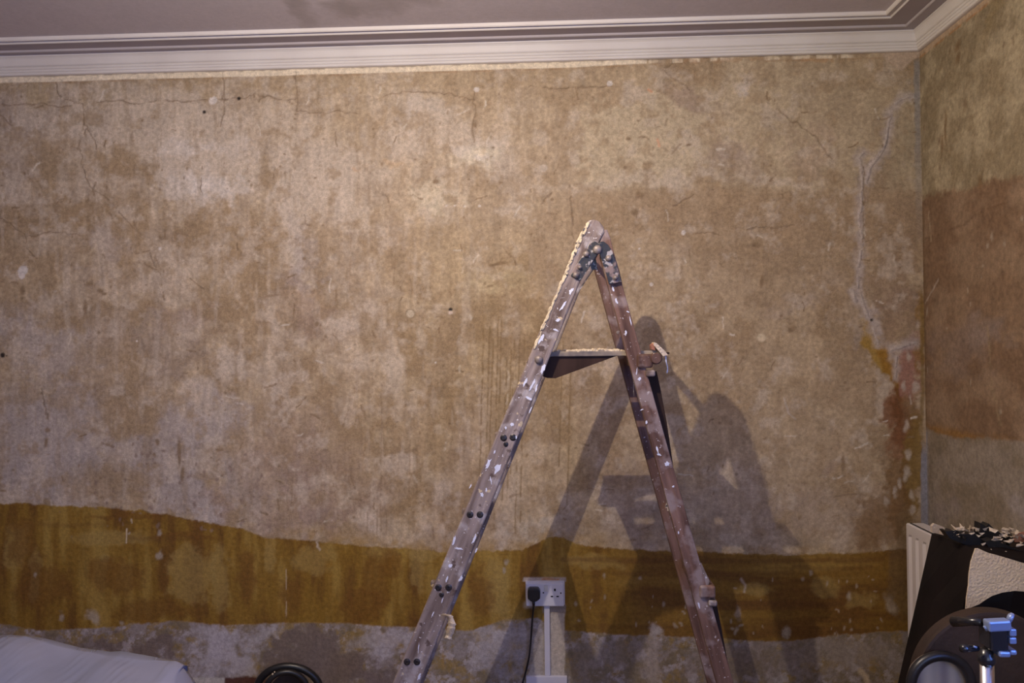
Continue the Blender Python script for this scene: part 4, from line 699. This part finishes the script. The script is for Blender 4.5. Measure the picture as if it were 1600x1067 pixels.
# ------------------------------------------------------------------ dark sack heaped with stripped wallpaper
sack = thing('rubble_sack', 'tall black sack in the right corner, overflowing with torn wallpaper', 'sack', (1.2, -.8, 0))
def dep(x, y, Y): return onY(x, y, Y)
fb_t = dep(1456, 833, -.68); fb_b = dep(1403, 1067, -.68); nb_t = dep(1524, 858, -.915); XS = 1.345
bk0 = ext(fb_t, fb_b, 0); nf0 = Vector((bk0.x+.005, -.915, 0))
bm = BM(); H = 10; L_, Fn, Rn, Bn = [], [], [], []
rings = []
for k in range(H+1):
    t = k/H; z = fb_t.z*t; xb = bk0.x+(fb_t.x-bk0.x)*t; xn = nf0.x+(nb_t.x-nf0.x)*t; w1 = .004*math.sin(k*1.9); zk = (nb_t.z-fb_t.z)*t
    rings.append([bm.verts.new(p) for p in ((xb, -.68, z), ((xb*2+xn)/3+w1, -.76, z+zk*.3), ((xb+2*xn)/3-w1, -.84, z+zk*.6), (xn, -.915, z+zk), ((xn*2+XS)/3, -.925+w1, z-.015*t), ((xn+2*XS)/3, -.92, z-.03*t), (XS, -.915, z-.035*t), (XS, -.80, z), (XS, -.68, z), ((xn+XS)/2, -.675, z))])
for a, b in zip(rings, rings[1:]):
    for i in range(10): bm.faces.new((a[i], a[(i+1) % 10], b[(i+1) % 10], b[i]))
bm.faces.new(rings[0]); bm.faces.new(rings[-1]); obj('sack_body', bm, M['bag_dark'], sack)
bm = BM()   # ragged black rim
rr = random.Random(21)
def shard(bm, c, size, nv=7, flat=.35, th=.0012, tilt=.8, rnd=rr):
    ang = sorted(rnd.uniform(0, 2*math.pi) for _ in range(nv)); R = Matrix.Rotation(rnd.uniform(0, 6.28), 3, 'Z') @ Matrix.Rotation(rnd.uniform(-tilt, tilt)+1.0, 3, 'X') @ Matrix.Rotation(rnd.uniform(-.6, .6), 3, 'Y')
    n = R @ Vector((0, 0, th)); pts = []
    for a in ang:
        r = size*rnd.uniform(.35, 1.15); p = Vector((r*math.cos(a), r*math.sin(a)*.42, flat*size*math.cos(a*2))); pts.append(Vector(c)+R @ p)
    m = sum(pts, Vector())/len(pts); cen = bm.verts.new(m+n*2); cb = bm.verts.new(m-n)
    A = [bm.verts.new(p+n) for p in pts]; B = [bm.verts.new(p) for p in pts]; k = len(pts)
    for i in range(k):
        j = (i+1) % k; bm.faces.new((cen, A[i], A[j])); bm.faces.new((cb, B[j], B[i])); bm.faces.new((A[i], B[i], B[j], A[j]))
def piece(x, y, Y, size, m, name, lab, grp, cat='wallpaper scrap', **k):
    bm = BM(); shard(bm, onY(x, y, Y), size, **k); o = obj(name, bm, m); tag(o, lab.replace('heap', 'left end of the heap' if x < 1515 else ('middle of the heap' if x < 1560 else 'right end of the heap')), cat, grp); return o
bm = BM()
for q, Y in ((((1476, 830), (1490, 829), (1503, 835), (1520, 834), (1533, 842), (1548, 850), (1540, 858), (1520, 855), (1500, 848), (1484, 841)), -.86), (((1532, 817), (1537, 820), (1541, 823), (1545, 818), (1552, 825), (1562, 832), (1573, 841), (1562, 848), (1545, 846), (1531, 842)), -.83),
             (((1540, 846), (1552, 843), (1570, 850), (1584, 856), (1600, 862), (1612, 868), (1600, 874), (1592, 876), (1575, 870), (1556, 862), (1545, 856)), -.88)):
    prism(bm, [onY(x, y, Y) for x, y in q], (0, .03, 0))
obj('torn_rim', bm, M['plastic_black'], sack)
g1 = 'cream scraps in the sack'; l1 = 'jagged cream wallpaper scrap in the heap on the black sack'
for i in range(80):
    x = rr.uniform(1476, 1604); y = 824+rr.uniform(0, 1)*14+(x-1530)*.10*(x > 1530)+(1530-x)*.08*(x < 1530)+(rr.random() < .35)*14*(x > 1540)
    piece(x, y-2, rr.uniform(-.86, -.72), rr.uniform(.007, .021), M['paper'], 'wallpaper_scrap', l1, g1)
g2 = 'black scraps in the sack'; l2 = 'black torn plastic scrap in the heap on the sack'
for i in range(22):
    x = rr.uniform(1490, 1604); y = 836+(x-1540)*.3*(x > 1540)+rr.uniform(-6, 8); piece(x, y, rr.uniform(-.88, -.80), rr.uniform(.010, .022), M['plastic_black'], 'plastic_scrap', l2, g2, 'plastic scrap')
for x, y, s_ in ((1518, 834, .008), (1556, 840, .016), (1562, 843, .018), (1577, 846, .014), (1590, 852, .014), (1538, 850, .008), (1545, 858, .012), (1556, 864, .010), (1597, 872, .010), (1571, 862, .006)):
    piece(x, y, -.895, s_, M['paper'], 'wallpaper_scrap', l1, g1)
bm = BM(); prism(bm, [onY(x, y, -.80) for x, y in ((1584, 838), (1592, 833), (1600, 831), (1625, 832), (1625, 862), (1600, 858), (1586, 848))], (0, .004, 0)); tag(obj('cardboard_piece', bm, M['rust']), 'rust-brown card at the right edge, behind the wallpaper heap', 'cardboard')
bm = BM(); prism(bm, [onY(x, y, -.75) for x, y in ((1456, 822), (1460, 818), (1476, 824), (1486, 832), (1480, 838), (1470, 835), (1457, 832))], (0, .01, .0)); tag(obj('wallpaper_offcut', bm, M['paper']), 'pale wallpaper offcut at the back left corner of the black sack', 'wallpaper scrap')
# large torn sheet hanging down the front of the sack
outl = [(1524, 857), (1529, 857), (1545, 864), (1560, 868), (1580, 874), (1600, 880), (1640, 890), (1640, 930), (1600, 924), (1585, 923), (1565, 926), (1550, 931), (1540, 937), (1530, 944), (1520, 948), (1509, 953.5), (1510, 935), (1513, 915), (1514, 897), (1517, 878), (1521, 866)]
bm = BM(); prism(bm, [onY(x, y, -.945) for x, y in outl], (0, .003, 0)); tag(obj('wallpaper_sheet', bm, M['paper_sheet']), 'large cream woodchip wallpaper sheet hanging over the front of the black sack', 'wallpaper sheet')

# ------------------------------------------------------------------ brown rounded case with ringed opening
cs = thing('rounded_case', 'dark brown rounded case with a black-ringed pale opening, below the wallpaper sheet', 'case', (1.1, -1.05, 0))
cen = onY(1552, 1075, -1.10); R1 = .172
bm = BM(); lathe(bm, (cen.x, -1.055, cen.z), (0, -1, 0), [(R1*.97, 0), (R1, .006), (R1, .035), (R1*.995, .043), (R1*.96, .0445), (0, .045)], 64)
o = obj('body', bm, M['brown'], cs, smooth=False)
bm = BM(); box(bm, (cen.x-.10, -1.09, 0), (cen.x+.12, -1.06, cen.z)); obj('foot', bm, M['brown'], cs, bevel=.01)
rc = onY(1471, 1071, -1.13)
bm = BM(); tube(bm, [rc+Vector((math.cos(a)*.0665, 0, math.sin(a)*.0665)) for a in [k*2*math.pi/40 for k in range(40)]], .0115, 14, closed=True); obj('ring', bm, M['hoop'], cs, smooth=True)
M['stripes'] = mat('pale_ribbed', (.60, .50, .36), (.26, .21, .19), 1.0, .6, stretch=(34, .01, .01), detail=0)
bm = BM(); lathe(bm, (rc.x, -1.105, rc.z), (0, -1, 0), [(.066, 0), (.066, .012), (0, .013)], 40); obj('opening', bm, M['stripes'], cs)

# ------------------------------------------------------------------ camera tripod in the foreground
TY = -1.62; tp = thing('camera_tripod', 'small black and silver camera tripod in the bottom right foreground', 'tripod', (onY(1542, 1067, TY).x, TY, 0))
def T(x, y, dy=0): return onY(x, y, TY+dy)
mm = (T(1600, 1000)-T(1500, 1000)).x/100      # metres per photo unit there
ct = T(1542, 1036); bm = BM(); tube(bm, [(ct.x, TY, ct.z), (ct.x, TY, .42)], 10.5*mm, 28); obj('centre_column', bm, M['chrome'], tp, smooth=True)
bm = BM(); lathe(bm, (ct.x-.5*mm, TY, ct.z-.5*mm), (0, 0, 1), [(11.5*mm, 0), (13.5*mm, 3*mm), (13.5*mm, 12*mm), (11*mm, 15*mm), (9*mm, 24*mm)], 28); obj('column_collar', bm, M['tripod_black'], tp, smooth=True)
def pbox(x0, y0, x1, y1, d0, d1, m, name, bev=.002, rot=0, parent=None):
    a, b = T(x0, y1), T(x1, y0); c = (a+b)/2; bm = BM(); box(bm, (a.x, TY+d0, a.z), (b.x, TY+d1, b.z))
    if rot: bmesh.ops.rotate(bm, cent=(c.x, TY, c.z), matrix=Matrix.Rotation(rot, 3, 'Y'), verts=bm.verts[:])
    return obj(name, bm, m, parent or tp, bevel=bev)
pbox(1531, 962, 1566, 978, -.028, -.008, M['tripod_blue_tinted'], 'head_plate', .003, -.06)
pbox(1538, 975, 1566, 1012, -.02, .02, M['tripod_black'], 'head_block', .004)
pbox(1566, 976, 1577, 987, -.022, .0, M['tripod_blue_tinted'], 'clamp_block', .002); pbox(1566, 989, 1577, 999, -.022, .0, M['tripod_blue_tinted'], 'clamp_block', .002)
pbox(1549, 1010, 1567, 1019, -.024, .012, M['tripod_blue_tinted'], 'base_block', .003); pbox(1568, 1009, 1579, 1017, -.02, .01, M['tripod_blue_tinted'], 'base_block', .003)
bm = BM(); tube(bm, [T(1527, 1013, -.01), T(1512, 1013, -.02), T(1504, 1013, -.03)], [.0045, .006, .0065], 14); obj('lock_lever', bm, M['tripod_black'], tp, smooth=True)
bm = BM(); tube(bm, [T(1521, 1010, -.022), T(1526, 1011.5, -.022)], .0018, 10); obj('lever_tip', bm, M['tripod_blue_tinted'], tp, smooth=True)
bm = BM(); tube(bm, [T(1535, 972, 0), T(1515, 971, .02), T(1490, 971, .05)], [.006, .007, .009], 14); obj('pan_handle', bm, M['tripod_black'], tp, smooth=True)
bm = BM(); lathe(bm, T(1577, 964, -.01), (1, -.5, -.45), [(4*mm, -3*mm), (8*mm, 0), (8*mm, 3*mm), (7*mm, 5*mm), (3*mm, 5.5*mm)], 24); obj('clamp_knob', bm, M['tripod_blue_tinted'], tp, smooth=True)
bm = BM(); tube(bm, [T(1538, 978, -.02), T(1542, 985, -.02)], .0022, 10); obj('plate_screw', bm, M['tripod_blue_tinted'], tp, smooth=True)
bm = BM(); lathe(bm, (ct.x, TY, .70), (0, 0, 1), [(.022, 0), (.030, .01), (.030, .05), (.018, .06)], 24); hub = obj('leg_hub', bm, M['tripod_black'], tp)
for k in range(3):
    a = math.radians(80+120*k); d = Vector((math.cos(a), math.sin(a), 0)); q = Vector((ct.x, TY, .72))+d*.028; f = Vector((ct.x, TY, .012))+d*.26
    bm = BM(); tube(bm, [q, q.lerp(f, .5)], .011, 14); tube(bm, [q.lerp(f, .5), f], .008, 14); lg = obj('leg', bm, M['chrome'], tp, smooth=True)
    bm = BM(); lathe(bm, (f.x, f.y, 0), (0, 0, 1), [(.013, 0), (.013, .012), (.008, .028)], 14); obj('rubber_foot', bm, M['tripod_black'], lg)
